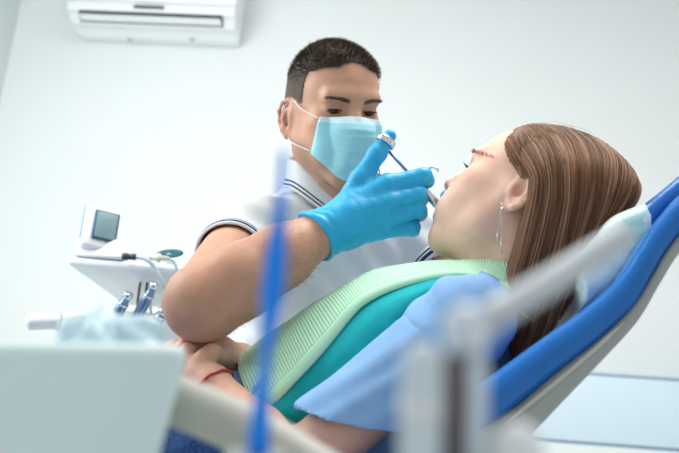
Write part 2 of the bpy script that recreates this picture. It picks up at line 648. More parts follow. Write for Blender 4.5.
class Head:
    """local axes: x the person's right, y forward, z up, origin between the ears"""

    def __init__(s, Mx, p, sc):
        s.M, s.p, s.s = np.asarray(Mx), np.asarray(p), sc

    def w(s, *l):
        return np.asarray(l, float) * s.s @ s.M.T + s.p

    def loc(s, X):
        return (X - s.p) @ s.M / s.s

    def sculpt(s, S, female=False, mouth_open=0.0):
        ez_, eb_, ey_, es_ = (.006, .066, -.012, .30) if female else (-.010, .0655, -.004, .50)
        W, R, k_ = s.w, s.M, s.s

        def E(c, r, k=0.012, sub=False, Rl=None):
            S.ell(W(*c), np.array(r) * k_, R if Rl is None else R @ Rl, k, sub)

        def RC(a, b, ra, rb, k=0.01, sub=False):
            S.rc(W(*a), W(*b), ra * k_, rb * k_, k, sub)
        E((0, -.008, .046), (.068, .097, .080), .02)
        E((0, .028, .050), (.060, .066, .056), .03)
        E((0, .040, -.022), (.052, .058, .076), .03)
        jw = .042 if female else .046
        for sx in (-1, 1):
            RC((sx * jw, .018, -.056), (sx * .014, .070 if female else .082, -.090), .017, .016, .03)
            E((sx * .037, .044, -.030), (.018, .034, .036), .03)
            RC((sx * .056, .0, .0), (sx * jw, .018, -.056), .013, .016, .03)
            E((sx * .040, .064, -.012), (.021, .020, .020), .02)
            RC((sx * .040, .084, .036), (sx * .012, .092, .037), .010, .011, .016)
            E((sx * .030, .078, -.048), (.022, .018, .024), .025)
            if female:
                E((sx * .046, .054, .000), (.013, .020, .024), .025)
                E((sx * .044, .050, -.028), (.013, .022, .024), .025)
        cy_ = .078 if female else .090
        E((0, cy_, -.095), (.020, .014, .015), .022)
        E((0, .088, -.052), (.028, .020, .026), .02)
        # eye sockets, lids
        for sx in (-1, 1):
            E((sx * .033, .098, .015), (.017, .012, .012), .012, True)
            E((sx * .032, .0765, .016), (.0142, .0142, .0136), .006)
            E((sx * .032, .091, .0115), (.0125, .010, .0030), .002, True)
        # nose
        RC((0, .094, .026), (0, .113, -.012), .0085, .0105, .010)
        E((0, .114, -.015), (.0105, .0095, .0090), .006)
        for sx in (-1, 1):
            E((sx * .0125, .102, -.020), (.0075, .0095, .0080), .006)
            E((sx * .0065, .108, -.0265), (.0035, .005, .0035), .003, True)
        # lips
        mo = mouth_open
        E((0, .104, -.0445 + mo * .3), (.022, .0085, .0060), .005)
        E((0, .102 - mo * .3, -.0590 - mo), (.019, .0090, .0066), .005)
        E((0, .106, -.0515 - mo * .4), (.021, .012, .0012 + mo * .5), .003, True)
        # ears
        for sx in (-1, 1):
            def ear(y, z, o=0.0):
                return W(sx * (eb_ + o + max(0, -(y - .004)) * es_), y + ey_, z + ez_)
            th = math.radians(17 if female else 26) * sx
            Rl = np.array([[math.cos(th), math.sin(th), 0], [-math.sin(th), math.cos(th), 0], [0, 0, 1.0]])
            S.ell(ear(-.004, .003, -.001), np.array((.0042, .017, .026)) * k_, R @ Rl, .008)
            S.ell(ear(.002, -.002, .0055 if female else .004), np.array((.0046, .0060, .0088)) * k_, R @ Rl, .004, True)
            hx = [(.006, .006), (.011, .018), (.006, .030), (-.006, .035), (-.018, .029), (-.024, .014), (-.021, -.003), (-.014, -.017), (-.005, -.027)]
            S.chain([ear(*q, .003) for q in hx], [.0030 * k_] * 6 + [.0034 * k_, .0042 * k_, .0056 * k_], .004)
            ah = [(.001, .021), (-.009, .016), (-.013, .003), (-.010, -.011), (-.003, -.017)]
            S.chain([ear(*q, .0042) for q in ah], [.0032 * k_] * 5, .004)
            S.ell(ear(.003, -.024, .001), np.array((.0045, .006, .0075)) * k_, R, .006)
            S.ell(ear(.011, -.004, .002), np.array((.004, .004, .0055)) * k_, R, .006)


def skin_colors(V, hd, base, warm, lip, female):
    X = hd.loc(V)
    c = np.repeat(np.array(base)[None], len(V), 0)

    def blend(wt, col):
        nonlocal c
        c = c * (1 - wt[:, None]) + np.array(col)[None] * wt[:, None]
    g = lambda p, r: np.exp(-(((X - np.array(p)) / np.array(r)) ** 2).sum(1))
    ax = np.abs(X[:, 0])
    Y = np.stack([ax, X[:, 1], X[:, 2]], 1)
    gs = lambda p, r: np.exp(-(((Y - np.array(p)) / np.array(r)) ** 2).sum(1))
    blend(0.5 * gs((.045, .075, -.012), (.03, .03, .025)), warm)
    blend(0.5 * g((0, .118, -.015), (.018, .02, .016)), warm)
    blend(0.75 * gs((.085, -.012, .0), (.016, .03, .035)), warm)
    lz = np.clip(g((0, .108, -.053), (.021, .02, .012)) * 2.2 - 0.7, 0, 1)
    blend(lz, lip)
    eye = np.clip(gs((.032, .09, .0115), (.016, .03, .0055)) * 1.6 - 0.5, 0, 1)
    blend(eye * 0.55, [v * 0.45 for v in base])
    if not female:
        st = ss(X[:, 2], -.025, -.05) * ss(X[:, 1], -.01, .03) * ss(np.abs(X[:, 2] + .075), .06, .03)
        blend(st * 0.28, (0.20, 0.16, 0.14))
    return c


# ================================================================== the room
WALL_Y = 3.70
cx = PY(12, 45, WALL_Y)[0]
struct(box('wall_back', (cx - .1, WALL_Y, 0), (3.2, WALL_Y + .1, 3.2), M['wall']), 'white painted back wall of the dental room')
struct(box('wall_left', (cx - .1, -.9, 0), (cx, WALL_Y, 3.2), M['wall_side']), 'pale grey green side wall at the left corner')
struct(box('floor', (cx - .1, -.9, -.1), (3.2, WALL_Y + .1, 0), M['floor']), 'grey vinyl floor')
struct(box('ceiling', (cx - .1, -.9, 3.2), (3.2, WALL_Y + .1, 3.3), M['ceil']), 'white ceiling')

# ------------------------------------------------------------------ air conditioner
xl, xr = PY(66, 12, 3.50)[0], PY(235, 14, 3.50)[0]
acx = (xl + xr) / 2
z_bot, z_flap, z_slot, z_seam = PY(160, 39, 3.64)[2], PY(150, 25, 3.545)[2], PY(150, 13.5, 3.50)[2], PY(150, 3.5, 3.485)[2]
ac = thing('air_conditioner', 'white wall mounted split air conditioner high on the back wall', 'air conditioner', (acx, WALL_Y, z_bot))


def extrude_x(name, prof, x0, x1, m, parent, bev=0.0, taper=0.0):
    n = len(prof)
    ym = max(p[0] for p in prof)
    V = [(x0 + taper * (p[1] < z_flap), p[0], p[1]) for p in prof] + [(x1 - 0.3 * taper * (p[1] < z_flap), p[0], p[1]) for p in prof]
    F = [tuple(range(n - 1, -1, -1)), tuple(range(n, 2 * n))] + [(i, (i + 1) % n, n + (i + 1) % n, n + i) for i in range(n)]
    o = mesh(name, V, F, m, parent, smooth=False)
    if bev:
        b = o.modifiers.new('b', 'BEVEL')
        b.width = bev
        b.segments = 3
        b.limit_method = 'ANGLE'
        b.angle_limit = 0.6
    return o


ztop = z_seam + 0.17
extrude_x('body', [(WALL_Y, ztop), (3.53, ztop), (3.49, ztop - .03), (3.492, z_seam), (3.495, z_slot + .004), (3.52, z_slot), (3.555, z_flap - .004),
                   (3.60, z_bot + .018), (3.64, z_bot), (WALL_Y, z_bot + .006)], xl, xr, M['ac'], ac, .008, .02)
extrude_x('front_panel', [(3.50, ztop - .02), (3.478, ztop - .04), (3.476, z_seam + .004), (3.484, z_seam + .001), (3.51, z_seam + .02)], xl - .003, xr + .003, M['ac'], ac, .004)
fx0, fx1 = PY(78, 20, 3.51)[0], PY(222, 20, 3.51)[0]
extrude_x('outlet_slot', [(3.500, z_slot + .006), (3.500, z_slot - .004), (3.545, z_flap + .002), (3.56, z_flap + .01)], fx0, fx1, M['dark'], ac)
fl = extrude_x('louver_flap', [(3.494, z_slot - .016), (3.502, z_slot - .013), (3.541, z_flap + .006), (3.530, z_flap + .002)], fx0 + .006, fx1 - .004, M['ac'], ac, .003)
bx0, bx1 = PY(133, 7, 3.478)[0], PY(163, 8, 3.478)[0]
zb = PY(148, 7.2, 3.488)[2]
box('display_badge', (bx0, 3.482, zb - .004), (bx1, 3.494, zb + .005), M['dark'], ac, .001)
for px in (130, 192):
    q = PY(px, 41.2, 3.63)
    obox('screw_cover', q + np.array([0, -.004, .004]), (.010, 0, 0), (0, .006, -.002), (0, .002, .004), M['hose'], ac, .001)

# ------------------------------------------------------------------ white wall cabinet at the right
CY = 3.46
zt, zb2 = PY(634, 375.6, CY)[2], PY(600, 444.5, CY)[2]
x0 = PY(560, 400, CY)[0] - .25
cab = thing('wall_cabinet', 'long pale blue white drawer front cabinet along the back wall at lower right', 'cabinet', (x0 + .9, WALL_Y, zb2))
box('carcass', (x0, CY + .02, zb2 - .5), (x0 + 1.9, WALL_Y, zt - .004), M['white'], cab, .002)
box('drawer_front', (x0, CY, zb2 + .006), (x0 + 1.9, CY + .019, zt - .008), M['cabinet'], cab, .003)
box('worktop_edge', (x0 - .01, CY - .004, zt - .007), (x0 + 1.91, WALL_Y, zt + .003), M['cabline'], cab, .002)
box('lower_front', (x0, CY, zb2 - .5), (x0 + 1.9, CY + .019, zb2 - .006), M['wall_side'], cab, .003)
box('shadow_gap', (x0, CY + .010, zb2 - .006), (x0 + 1.9, CY + .03, zb2 + .006), M['cabline'], cab)
box('plinth', (x0 + .02, CY + .05, 0), (x0 + 1.88, WALL_Y, zb2 - .5), M['shell'], cab)
# ------------------------------------------------------------------ dentist's delivery unit at the left
TD = 1.95
tc = P(130, 262, TD)
unit = thing('delivery_unit', 'white dental delivery unit with overhead tray and small monitor left of the dentist', 'dental unit', (tc[0], tc[1], 0))
pa, pb = P(67, 263, 1.88), P(196, 268, 1.88)
dy = np.array([0.02, 0.34, 0.0])
zt_ = (pa[2] + pb[2]) / 2
pa[2] = pb[2] = zt_
sid = (pb - pa)
sid /= np.linalg.norm(sid)
cN = (pa + pb) / 2 + dy / 2
tw = np.linalg.norm(pb - pa) / 2 + .02
obox('tray', cN + np.array([.02, 0, .0]), sid * tw, dy / 2, (0, 0, .009), M['white'], unit, .008)
# column, arm, lower rest
col = P(196, 330, 2.40)
tube('column', [(col[0], col[1], .04), (col[0], col[1], zt_ - .005)], .035, M['white'], unit, 20)
lathe('base', (col[0], col[1], 0), (col[0], col[1], 1), [(0, .17), (.03, .17), (.05, .14), (.06, .05)], M['shell'], unit, 32)
tube('tray_arm', [(col[0], col[1], zt_ - .03), (cN[0] + .02, cN[1] + .05, zt_ - .03)], .02, M['white'], unit, 16)
r0, r1 = P(86, 322, 1.92), P(192, 322, 1.92)
zc = (r0[2] + r1[2]) / 2
S = Sdf(.006)
rest = []
for a, b in ((r0, r1),):
    a, b = a.copy(), b.copy()
    a[2] = b[2] = zc - .012
    a, b = a + np.array([0, .05, 0]), b + np.array([0, .05, 0])
    S.rc(a + np.array([.045, .03, 0]), b + np.array([0, .03, 0]), .05, .05, .02)
    S.rc(a + np.array([.045, .16, 0]), b + np.array([.05, .16, 0]), .05, .05, .06)
    S.rc(b + np.array([0, .1, 0]), np.array([col[0], col[1], zc - .02]), .035, .035, .03)
S.cut((0, 0, zc + .033), (0, 0, 1))
S.build('handpiece_rest', M['white'], unit, 2)
ra = [P(26, 322, 1.86), P(45, 321, 1.87), P(64, 321, 1.89), P(84, 322, 1.92), P(110, 324, 1.96)]
tube('side_arm', spline(ra, 24), np.r_[.008, np.full(22, .021), .016], M['white'], unit, 16, flat=np.r_[.006, np.full(22, .017), .013])
tube('arm_collar', [P(57, 321, 1.883), P(60, 321, 1.886)], .0225, M['hose'], unit, 16, flat=.0185)
# monitor: base wedge, housing, bezel, screen, blue stripe
mc = P(105, 228, 1.90)
ex = P(121, 234, 1.925) - P(87, 226, 1.895)
ex /= np.linalg.norm(ex)
ez = P(104, 207, 1.91) - P(105, 249, 1.885)
ez /= np.linalg.norm(ez)
ey = np.cross(ez, ex)
ey /= np.linalg.norm(ey)
ez = np.cross(ex, ey)
px_ = 1.90 / FPX
hw, hh = 18.5 * px_, 22.5 * px_
mon_b = mc + ey * .022
obox('monitor_housing', mon_b - ex * .004, ex * hw, ey * .020, ez * hh, M['white'], unit, .009, 4)
obox('screen_bezel', mc + ex * .001 + ez * .004, ex * hw * .68, ey * .0035, ez * hh * .70, M['bezel'], unit, .0033, 3)
obox('screen', mc + ex * .001 + ez * .004 - ey * .0035, ex * hw * .56, ey * .0012, ez * hh * .60, M['screen'], unit, .001, 2)
obox('blue_stripe', mon_b - ex * (hw + .0045) - ey * .004 + ez * .008, ex * .0012, ey * .004, ez * hh * .72, M['stripe_blue'], unit, .001, 2)
bs = P(103, 254, 1.90)
hexa('monitor_foot', [bs + v for v in (np.array([-.055, -.02, -.012]), np.array([.05, -.02, -.012]), np.array([.05, .09, -.012]), np.array([-.055, .09, -.012]),
                                       np.array([-.045, -.01, .03]), np.array([.036, -.01, .03]), np.array([.036, .07, .03]), np.array([-.045, .07, .03]))], M['white'], unit, .006)
pd = P(170, 255, 1.93)
pn = CU * .96 - CF * .28
pn /= np.linalg.norm(pn)
lathe('bowl_stem', (pd[0], pd[1], zt_ + .004), (pd[0], pd[1], zt_ + 1), [(0, .016), (.006, .014), (max(.01, pd[2] - zt_ - .004), .012)], M['white'], unit, 20)
lathe('bowl', pd - pn * .010, pd, [(0, .016), (.004, .024), (.010, .030), (.012, .029)], M['white'], unit, 32)
lathe('bowl_lid', pd + pn * .0015, pd + pn, [(0, .0275), (.002, .0275), (.004, .022), (.0045, .004)], M['pad_teal'], unit, 32)
c0, c1 = P(122, 256.5, 1.87), P(137, 257, 1.87)
lathe('hose_plug', c0, c1, [(0, .004), (.001, .0075), (.012, .0075), (.013, .006), (.02, .006), (.021, .0072), (.028, .006)], M['dark'], unit, 16)
lathe('hose_nipple', P(148, 257, 1.87), P(168, 258.5, 1.87), [(0, .004), (.004, .006), (.018, .006), (.019, .009), (.024, .009), (.026, .005), (.04, .005)], M['hose_tan'], unit, 16)
tube('plug_hose', spline([P(136, 257, 1.87), P(146, 259, 1.86), P(155, 268, 1.86), P(162, 282, 1.86), P(167, 298, 1.87), P(170, 320, 1.9)], 30), .0042, M['hose'], unit, 10)
tube('nipple_hose', spline([P(167, 258, 1.87), P(174, 262, 1.87), P(178, 274, 1.87), P(180, 290, 1.88), P(181, 320, 1.92)], 24), .0032, M['hose'], unit, 10)
for nm, a, b, m_ in (('hanging_hose', (143, 268), (136, 322), 'hose_dark'), ('hanging_hose', (150, 268), (143, 322), 'hose_dark'), ('hanging_hose', (152, 272), (151, 322), 'hose_tan')):
    tube(nm, spline([P(*a, 1.97), P((a[0] + b[0]) / 2 - 1, (a[1] + b[1]) / 2, 1.97), P(*b, 1.97)], 12), .0028, M[m_], unit, 8)

for i, (a, b, lab) in enumerate((((129, 294), (108, 330), 'shorter blue steel dental handpiece leaning left in the delivery unit rest'),
                                 ((155, 284), (132, 326), 'tall blue steel dental handpiece leaning in the middle of the delivery unit rest'),
                                 ((164, 310), (150, 334), 'blue steel dental handpiece half hidden behind the dentist elbow'))):
    A, B = P(*a, 1.88), P(*b, 1.90)
    h = thing('dental_handpiece', lab, 'dental handpiece', B, 'handpieces on the delivery unit')
    L = np.linalg.norm(A - B)
    lathe('grip', B, A, [(0, .009), (.006, .0105), (L * .5, .0115), (L * .75, .010), (L * .78, .0085), (L * .9, .0078)], M['steel_blue'], h, 20)
    d = (A - B) / L
    lathe('head', A - d * .012, A + d * .01, [(0, .0075), (.006, .0098), (.012, .0098), (.014, .0085), (.015, .004)], M['chrome'], h, 20)
    lathe('grip_ring', B + d * L * .70, A, [(0, .0113), (.004, .0113)], M['chrome'], h, 20)

# ------------------------------------------------------------------ dental chair
ch = thing('dental_chair', 'blue vinyl reclined dental chair with grey shell under the patient', 'dental chair', (-.25, 1.30, 0))
Yn, Yf = 1.035, 1.56


def pad(name, top, bot, y0, y1, m, parent, rd=.02, n=60, k=6):
    """upholstered slab: side outline between two curves in the x-z plane, run from y0 to y1, rounded edges"""
    t, b = spline(top, n), spline(bot, n)
    rows = []
    for i in range(n):
        u = t[i] - b[i]
        L = np.linalg.norm(u)
        u /= L
        r = min(rd, L * .48)
        e = 1 - (1 - min(i, n - 1 - i) / 4.0) ** 2 if min(i, n - 1 - i) < 4 else 1.0
        e = max(e, .15)
        ring = []
        mid = (t[i] + b[i]) / 2
        for (yy, vv, a0) in ((y0 + r, L / 2 - r, 90), (y0 + r, -L / 2 + r, 180), (y1 - r, -L / 2 + r, 270), (y1 - r, L / 2 - r, 0)):
            for q in range(k + 1):
                a = math.radians(a0 + 90 * q / k)
                yc, vc = yy + r * math.cos(a), vv + r * math.sin(a)
                ring.append((mid[0] + u[0] * vc * e, yc, mid[1] + u[1] * vc * e))
        rows.append(ring)
    G = np.array(rows)
    r_, c_ = G.shape[:2]
    idx = np.arange(r_ * c_).reshape(r_, c_)
    nx = np.roll(idx, -1, 1)
    F = [tuple(f) for f in np.stack([idx[:-1], nx[:-1], nx[1:], idx[1:]], -1).reshape(-1, 4)]
    F.append(tuple(idx[0][::-1]))
    F.append(tuple(idx[-1]))
    o = mesh(name, G.reshape(-1, 3), F, m, parent)
    return o


xz = lambda *a: [(lambda q: (q[0], q[2]))(PY(px, py, Yn)) for px, py in a]
rim_t = xz((455, 398), (490, 374), (540, 338), (585, 306), (618, 277), (640, 246), (655, 222), (679, 194), (712, 165))
rim_b = xz((468, 436), (508, 412), (556, 373), (600, 339), (636, 304), (656, 270), (668, 250), (690, 222), (722, 190))
pad('backrest_pad', rim_t, rim_b, Yn, Yf, M['vinyl'], ch, .022)
sh_t = xz((462, 432), (508, 409), (556, 370), (600, 336), (634, 304), (656, 270), (669, 248), (692, 219), (724, 187))
sh_b = xz((478, 490), (527, 440), (568, 397), (606, 357), (641, 318), (664, 279), (681, 252), (702, 228), (730, 200))
pad('backrest_shell', sh_t, sh_b, Yn + .008, Yf - .008, M['shell'], ch, .018)
sm_t = xz((500, 424), (545, 388), (590, 350), (625, 318))
sm_b = xz((503, 428), (548, 392), (593, 354), (628, 322))
pad('shell_seam', sm_t, sm_b, Yn + .006, Yf - .006, M['beige'], ch, .002, 20, 2)
xzh = lambda *a: [(lambda q: (q[0], q[2]))(PY(px, py, 1.12)) for px, py in a]
hd_t = xzh((596, 236), (612, 217), (640, 204), (662, 188), (684, 170), (712, 150))
hd_b = xzh((600, 292), (630, 272), (652, 240), (668, 215), (690, 196), (716, 172))
pad('headrest_cushion', hd_t, hd_b, 1.12, 1.46, M['vinyl'], ch, .02, 40)
cv_t = xzh((580, 252), (596, 234), (612, 215), (640, 202.5), (645, 199))
cv_b = xzh((582, 302), (600, 296), (628, 276), (648, 244), (654, 236))
cvo = pad('headrest_cover', cv_t, cv_b, 1.112, 1.468, [M['film'], M['film_mint']], ch, .022, 40)
me = cvo.data
for p_ in me.polygons:
    q_ = p_.center
    v_ = xz((612, 226))[0]
    p_.material_index = 1 if vnoise(np.array([list(q_)]), 60, 4)[0] > -.1 and q_[2] > PY(600, 250, 1.12)[2] - .006 else 0
# seat, leg rest, base (below and left of the frame)
hp = P(262, 425, 1.30)
seat_t = [(.075, .742), (.03, .655), (-.05, .615), (-.2, .605), (-.40, .615), (-.62, .63), (-.85, .60), (-1.15, .53)]
seat_b = [(.115, .675), (.05, .60), (-.05, .545), (-.2, .53), (-.40, .535), (-.62, .55), (-.85, .53), (-1.15, .47)]
pad('seat_pad', seat_t, seat_b, Yn + .04, Yf - .03, M['vinyl'], ch, .03)
box('seat_frame', (-.6, Yn + .1, .46), (.06, Yf - .1, .545), M['shell'], ch, .02)
box('pedestal', (-.36, 1.18, .05), (-.08, 1.42, .47), M['shell'], ch, .03)
box('foot_plate', (-.75, 1.08, 0), (.25, 1.52, .06), M['shell'], ch, .025)

# ================================================================== dentist
def axis_rot(k, deg):
    return np.array(Matrix.Rotation(math.radians(deg), 3, Vector(k)))


HM = Head(axis_rot(CF, -4) @ axis_rot((0, 0, 1), 7) @ np.array([[-0.922, 0.384, 0.045], [-0.364, -0.82, -0.441], [-0.133, -0.423, 0.896]]),
          np.array((-0.152, 1.467, 1.254)) - CR * .0085, 1.0)
man = thing('person', 'seated dentist in white polo shirt, face mask and blue gloves leaning over the patient', 'person', (-.16, 1.72, 0))
mNB = P(341, 212, 1.66)
mRs, mRe, mRm, mRw = P(243, 235, 1.58), P(203, 303, 1.28), P(240, 281, 1.29), P(313, 238, 1.335)
mLs, mLe, mLw = P(422, 232, 1.74), P(490, 335, 1.60), P(486, 240, 1.46)
chest = P(335, 292, 1.72)
sd = (mLs - mRs)
sd /= np.linalg.norm(sd)
up = np.array([0, -.10, 1.0])
fw = np.cross(up, -sd)
fw /= np.linalg.norm(fw)
up2 = np.cross(-sd, fw)
RT = np.stack([-sd, fw, up2], 1)
pelvis = np.array([chest[0] - .01, chest[1] + .06, .60])
waist = chest * .45 + pelvis * .55

# right hand joints (back of the hand to the camera, thumb up, fist round the syringe)
RH = dict(
    palm=[[mRw, P(352, 208, 1.335), P(387, 185, 1.337)], [mRw, P(355, 217, 1.325), P(389, 202, 1.327)],
          [mRw, P(352, 226, 1.33), P(387, 218, 1.330)], [mRw, P(347, 236, 1.34), P(380, 231, 1.342)]],
    palm_r=[[.027, .020, .0140], [.027, .021, .0140], [.027, .020, .0135], [.026, .017, .0120]],
    idx=[P(387, 185, 1.337), P(424, 176, 1.340), P(427, 180, 1.372), P(408, 186, 1.392)],
    mid=[P(389, 202, 1.327), P(419, 194, 1.333), P(421, 199, 1.368), P(402, 204, 1.386)],
    rin=[P(387, 218, 1.330), P(419, 210, 1.338), P(420, 214, 1.370), P(402, 217, 1.388)],
    pin=[P(380, 231, 1.342), P(413, 227, 1.350), P(413, 230, 1.377), P(397, 231, 1.392)],
    thb=[P(342, 214, 1.345), P(361, 180, 1.350), P(377, 154, 1.356), P(390, 136, 1.362)])
RAD = dict(idx=[.0135, .0112, .0098, .0088], mid=[.0135, .0112, .0098, .0088], rin=[.0130, .0106, .0094, .0084], pin=[.0118, .0098, .0086, .0078],
           thb=[.020, .0155, .0118, .0088])


def hand(S, H, RAD, infl, pr, k=.008):
    for c, r in zip(H['palm'], pr):
        S.chain(c, [x + infl for x in r], .012)
    for f in ('idx', 'mid', 'rin', 'pin'):
        S.chain(H[f], [x + infl for x in RAD[f]], .0045)
    S.chain(H['thb'], [x + infl for x in RAD['thb']], .008)
    S.rc(H['thb'][0], H['idx'][0], RAD['thb'][0] * .6 + infl, .009 + infl, .016)


# left hand hidden behind the patient's face, one fingertip on her lip
lw = mLw
LH = dict(
    palm=[[lw, P(478, 226, 1.455), P(470, 208, 1.450)], [lw, P(484, 224, 1.450), P(480, 206, 1.445)],
          [lw, P(490, 224, 1.452), P(489, 206, 1.447)], [lw, P(496, 226, 1.458), P(496, 209, 1.455)]],
    palm_r=[[.025, .017, .012]] * 4,
    idx=[P(470, 208, 1.450), P(462, 190, 1.435), P(455, 191, 1.405), P(446.5, 196, 1.383)],
    mid=[P(480, 206, 1.445), P(478, 186, 1.43), P(474, 184, 1.41), P(472, 192, 1.40)],
    rin=[P(489, 206, 1.447), P(492, 188, 1.435), P(490, 186, 1.415), P(488, 194, 1.41)],
    pin=[P(496, 209, 1.455), P(504, 195, 1.445), P(504, 193, 1.43), P(500, 200, 1.42)],
    thb=[P(474, 224, 1.45), P(466, 219, 1.44), P(463, 222, 1.425), P(462, 228, 1.415)])

S = Sdf(.0024)
HM.sculpt(S)
S.rc(HM.w(0, -.018, -.045), mNB, .052, .056, .02)
S.rc(HM.w(0, .030, -.070), mNB + fw * .02, .040, .045, .02)
S.rc(mNB - up2 * .03, mRs, .048, .046, .03)
S.rc(mNB - up2 * .03, mLs, .048, .046, .03)
S.ell(chest + up2 * .04, (.165, .105, .17), RT, .03)
S.rc(waist, pelvis, .12, .13, .05)
S.rc(mRs, mRe, .047, .050, .03)
S.chain([mRe, mRm, P(282, 256, 1.31), mRw], [.050, .0495, .042, .033], .02)
S.rc(mLs, mLe, .052, .042, .03)
S.rc(mLe, mLw, .042, .030, .02)
hand(S, RH, RAD, -.0022, RH['palm_r'])
hand(S, LH, RAD, -.0022, LH['palm_r'])
body, BV, BF = S.build('body', M['skin'], man, 1)
SKM = (0.60, 0.33, 0.22)
colm = skin_colors(BV, HM, SKM, (0.60, 0.27, 0.19), (0.50, 0.22, 0.18), False)
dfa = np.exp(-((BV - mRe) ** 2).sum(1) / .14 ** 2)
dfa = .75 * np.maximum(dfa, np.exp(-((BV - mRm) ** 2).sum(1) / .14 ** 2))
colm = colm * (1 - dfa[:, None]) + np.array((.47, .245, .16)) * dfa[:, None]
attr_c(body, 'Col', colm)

# eyes
for sx in (-1, 1):
    c = HM.w(sx * .032, .0765, .016)
    g = HM.w(sx * .032 - .0, .0765 + 1, .016 - .28) - c
    g /= np.linalg.norm(g)
    r = .0129
    prof = [(r - r * math.cos(a), max(r * math.sin(a), 1e-4)) for a in np.linspace(0, math.pi, 15)]
    mi = [0 if i < 10 else 1 for i in range(14)]
    lathe('eye', c - g * r, c + g * r, prof, [M['eye_white'], M['iris']], man, 20, mi)
    arc = [HM.w(sx * .032 + q * .0135, .0890 + .0028 * (1 - q * q), .0140 + .0014 * (1 - q * q)) for q in np.linspace(-1, 1, 11)]
    tube('eyelash', arc, np.r_[.0004, np.full(9, .0010), .0004], M['lash'], man, 6)

# short hair: a cap that follows the skull plus bristles
g_ = np.random.default_rng(3)


def scalp_man(X):
    x, y, z = X.T
    ax = np.abs(x)
    front = y < .084
    line = z > np.interp(y, [-.12, -.085, -.04, -.015, .008, .026, .036, .044, .060, .08, .1], [-.055, -.055, -.02, -.004, .0, .008, .036, .072, .078, .081, .083])
    return line & front & ~((ax > .0745) & (z < .034) & (y > -.05))


def cap_mesh(hd, name, m, parent, off, scalp, hz=.0030):
    S = Sdf(hz)
    S.ell(hd.w(0, -.008, .046), np.array((.068, .097, .080)) * hd.s + off, hd.M, .02)
    S.ell(hd.w(0, .028, .050), np.array((.060, .066, .056)) * hd.s + off, hd.M, .03)
    S.ell(hd.w(0, -.045, -.01), np.array((.060, .052, .06)) * hd.s + off, hd.M, .03)
    _, V, F = S.build('tmp', m, None, 1)
    bpy.data.objects.remove(_)
    keep = scalp(hd.loc(V))
    Fk = F[keep[F].sum(1) >= 4]
    use = np.unique(Fk)
    mp = np.full(len(V), -1)
    mp[use] = np.arange(len(use))
    return V[use], mp[Fk]


CV, CFc = cap_mesh(HM, 'hair', M['hair_man'], man, .0018, scalp_man)
o = mesh('hair', CV, CFc, M['hair_man'], man)
attr_f(o, 'tint', .20 + .65 * (1 - ss(HM.loc(CV)[:, 2], .0, .06)))
sp, sn = sample_faces(CV, CFc, lambda c: np.ones(len(c), bool), 15000, g_)
L = HM.loc(sp)
top = ss(L[:, 2], .05, .095)
fwd_ = HM.M[:, 1]
dirs = sn * 1.0 + fwd_ * (.9 * top)[:, None] + HM.M[:, 2] * (-.7 * (1 - top))[:, None] + g_.normal(size=sn.shape) * .16
dirs /= np.linalg.norm(dirs, axis=1, keepdims=True)
ln = .0030 + top * .0085 * (0.7 + .5 * g_.random(len(sp)))
t_ = np.linspace(0, 1, 4)[None, :, None]
paths = (sp - sn * .003)[:, None] + dirs[:, None] * (t_ * (ln + .003)[:, None, None]) + (fwd_ * .002 - sn * .0015)[:, None] * t_ ** 2
strands('hair_bristles', paths, np.full(len(sp), .00042), .00012, M['hair_man'], o, tint=np.clip(.30 + .25 * g_.normal(size=len(sp)) + .40 * (1 - top), 0, 1))
# eyebrows
for sx in (-1, 1):
    def brow(c):
        X = HM.loc(c)
        u = (X[:, 0] * sx - .012) / .036
        return (u > 0) & (u < 1) & (X[:, 1] > .05) & (np.abs(X[:, 2] - (.0295 + .004 * np.sin(np.clip(u, 0, 1) * 2.2))) < .0030 - .0014 * u)
    bp_, bn = sample_faces(BV, BF, brow, 300, g_)
    if len(bp_):
        dd = HM.M[:, 0] * sx * 1.0 + HM.M[:, 2] * .25 + bn * .35 + g_.normal(size=bn.shape) * .15
        dd /= np.linalg.norm(dd, axis=1, keepdims=True)
        pp = bp_[:, None] - bn[:, None] * .0004 + dd[:, None] * np.linspace(0, .005, 3)[None, :, None]
        strands('eyebrow', pp, np.full(len(bp_), .00034), .00010, M['hair_man'], man, tint=np.clip(.45 + .3 * g_.random(len(bp_)), 0, 1))
# forearm hair
fa, fb = mRe, mRw
fp, fn = sample_faces(BV, BF, lambda c: (np.linalg.norm(np.cross(c - fa, (fb - fa) / np.linalg.norm(fb - fa)), axis=1) < .056) & (((c - fa) @ (fb - fa)) / ((fb - fa) @ (fb - fa)) < .93) & (((c - fa) @ (fb - fa)) / ((fb - fa) @ (fb - fa)) > .05), 700, g_)
fd = (fb - fa) / np.linalg.norm(fb - fa)
dd = fd * .8 + fn * .28 - np.array([0, 0, .5]) + g_.normal(size=fn.shape) * .3
dd /= np.linalg.norm(dd, axis=1, keepdims=True)
pp = fp[:, None] - fn[:, None] * .0003 + dd[:, None] * np.linspace(0, .009, 3)[None, :, None]
strands('arm_hair', pp, np.full(len(fp), .00009), .00004, M['hair_man'], man, tint=.25 + .3 * g_.random(len(fp)))

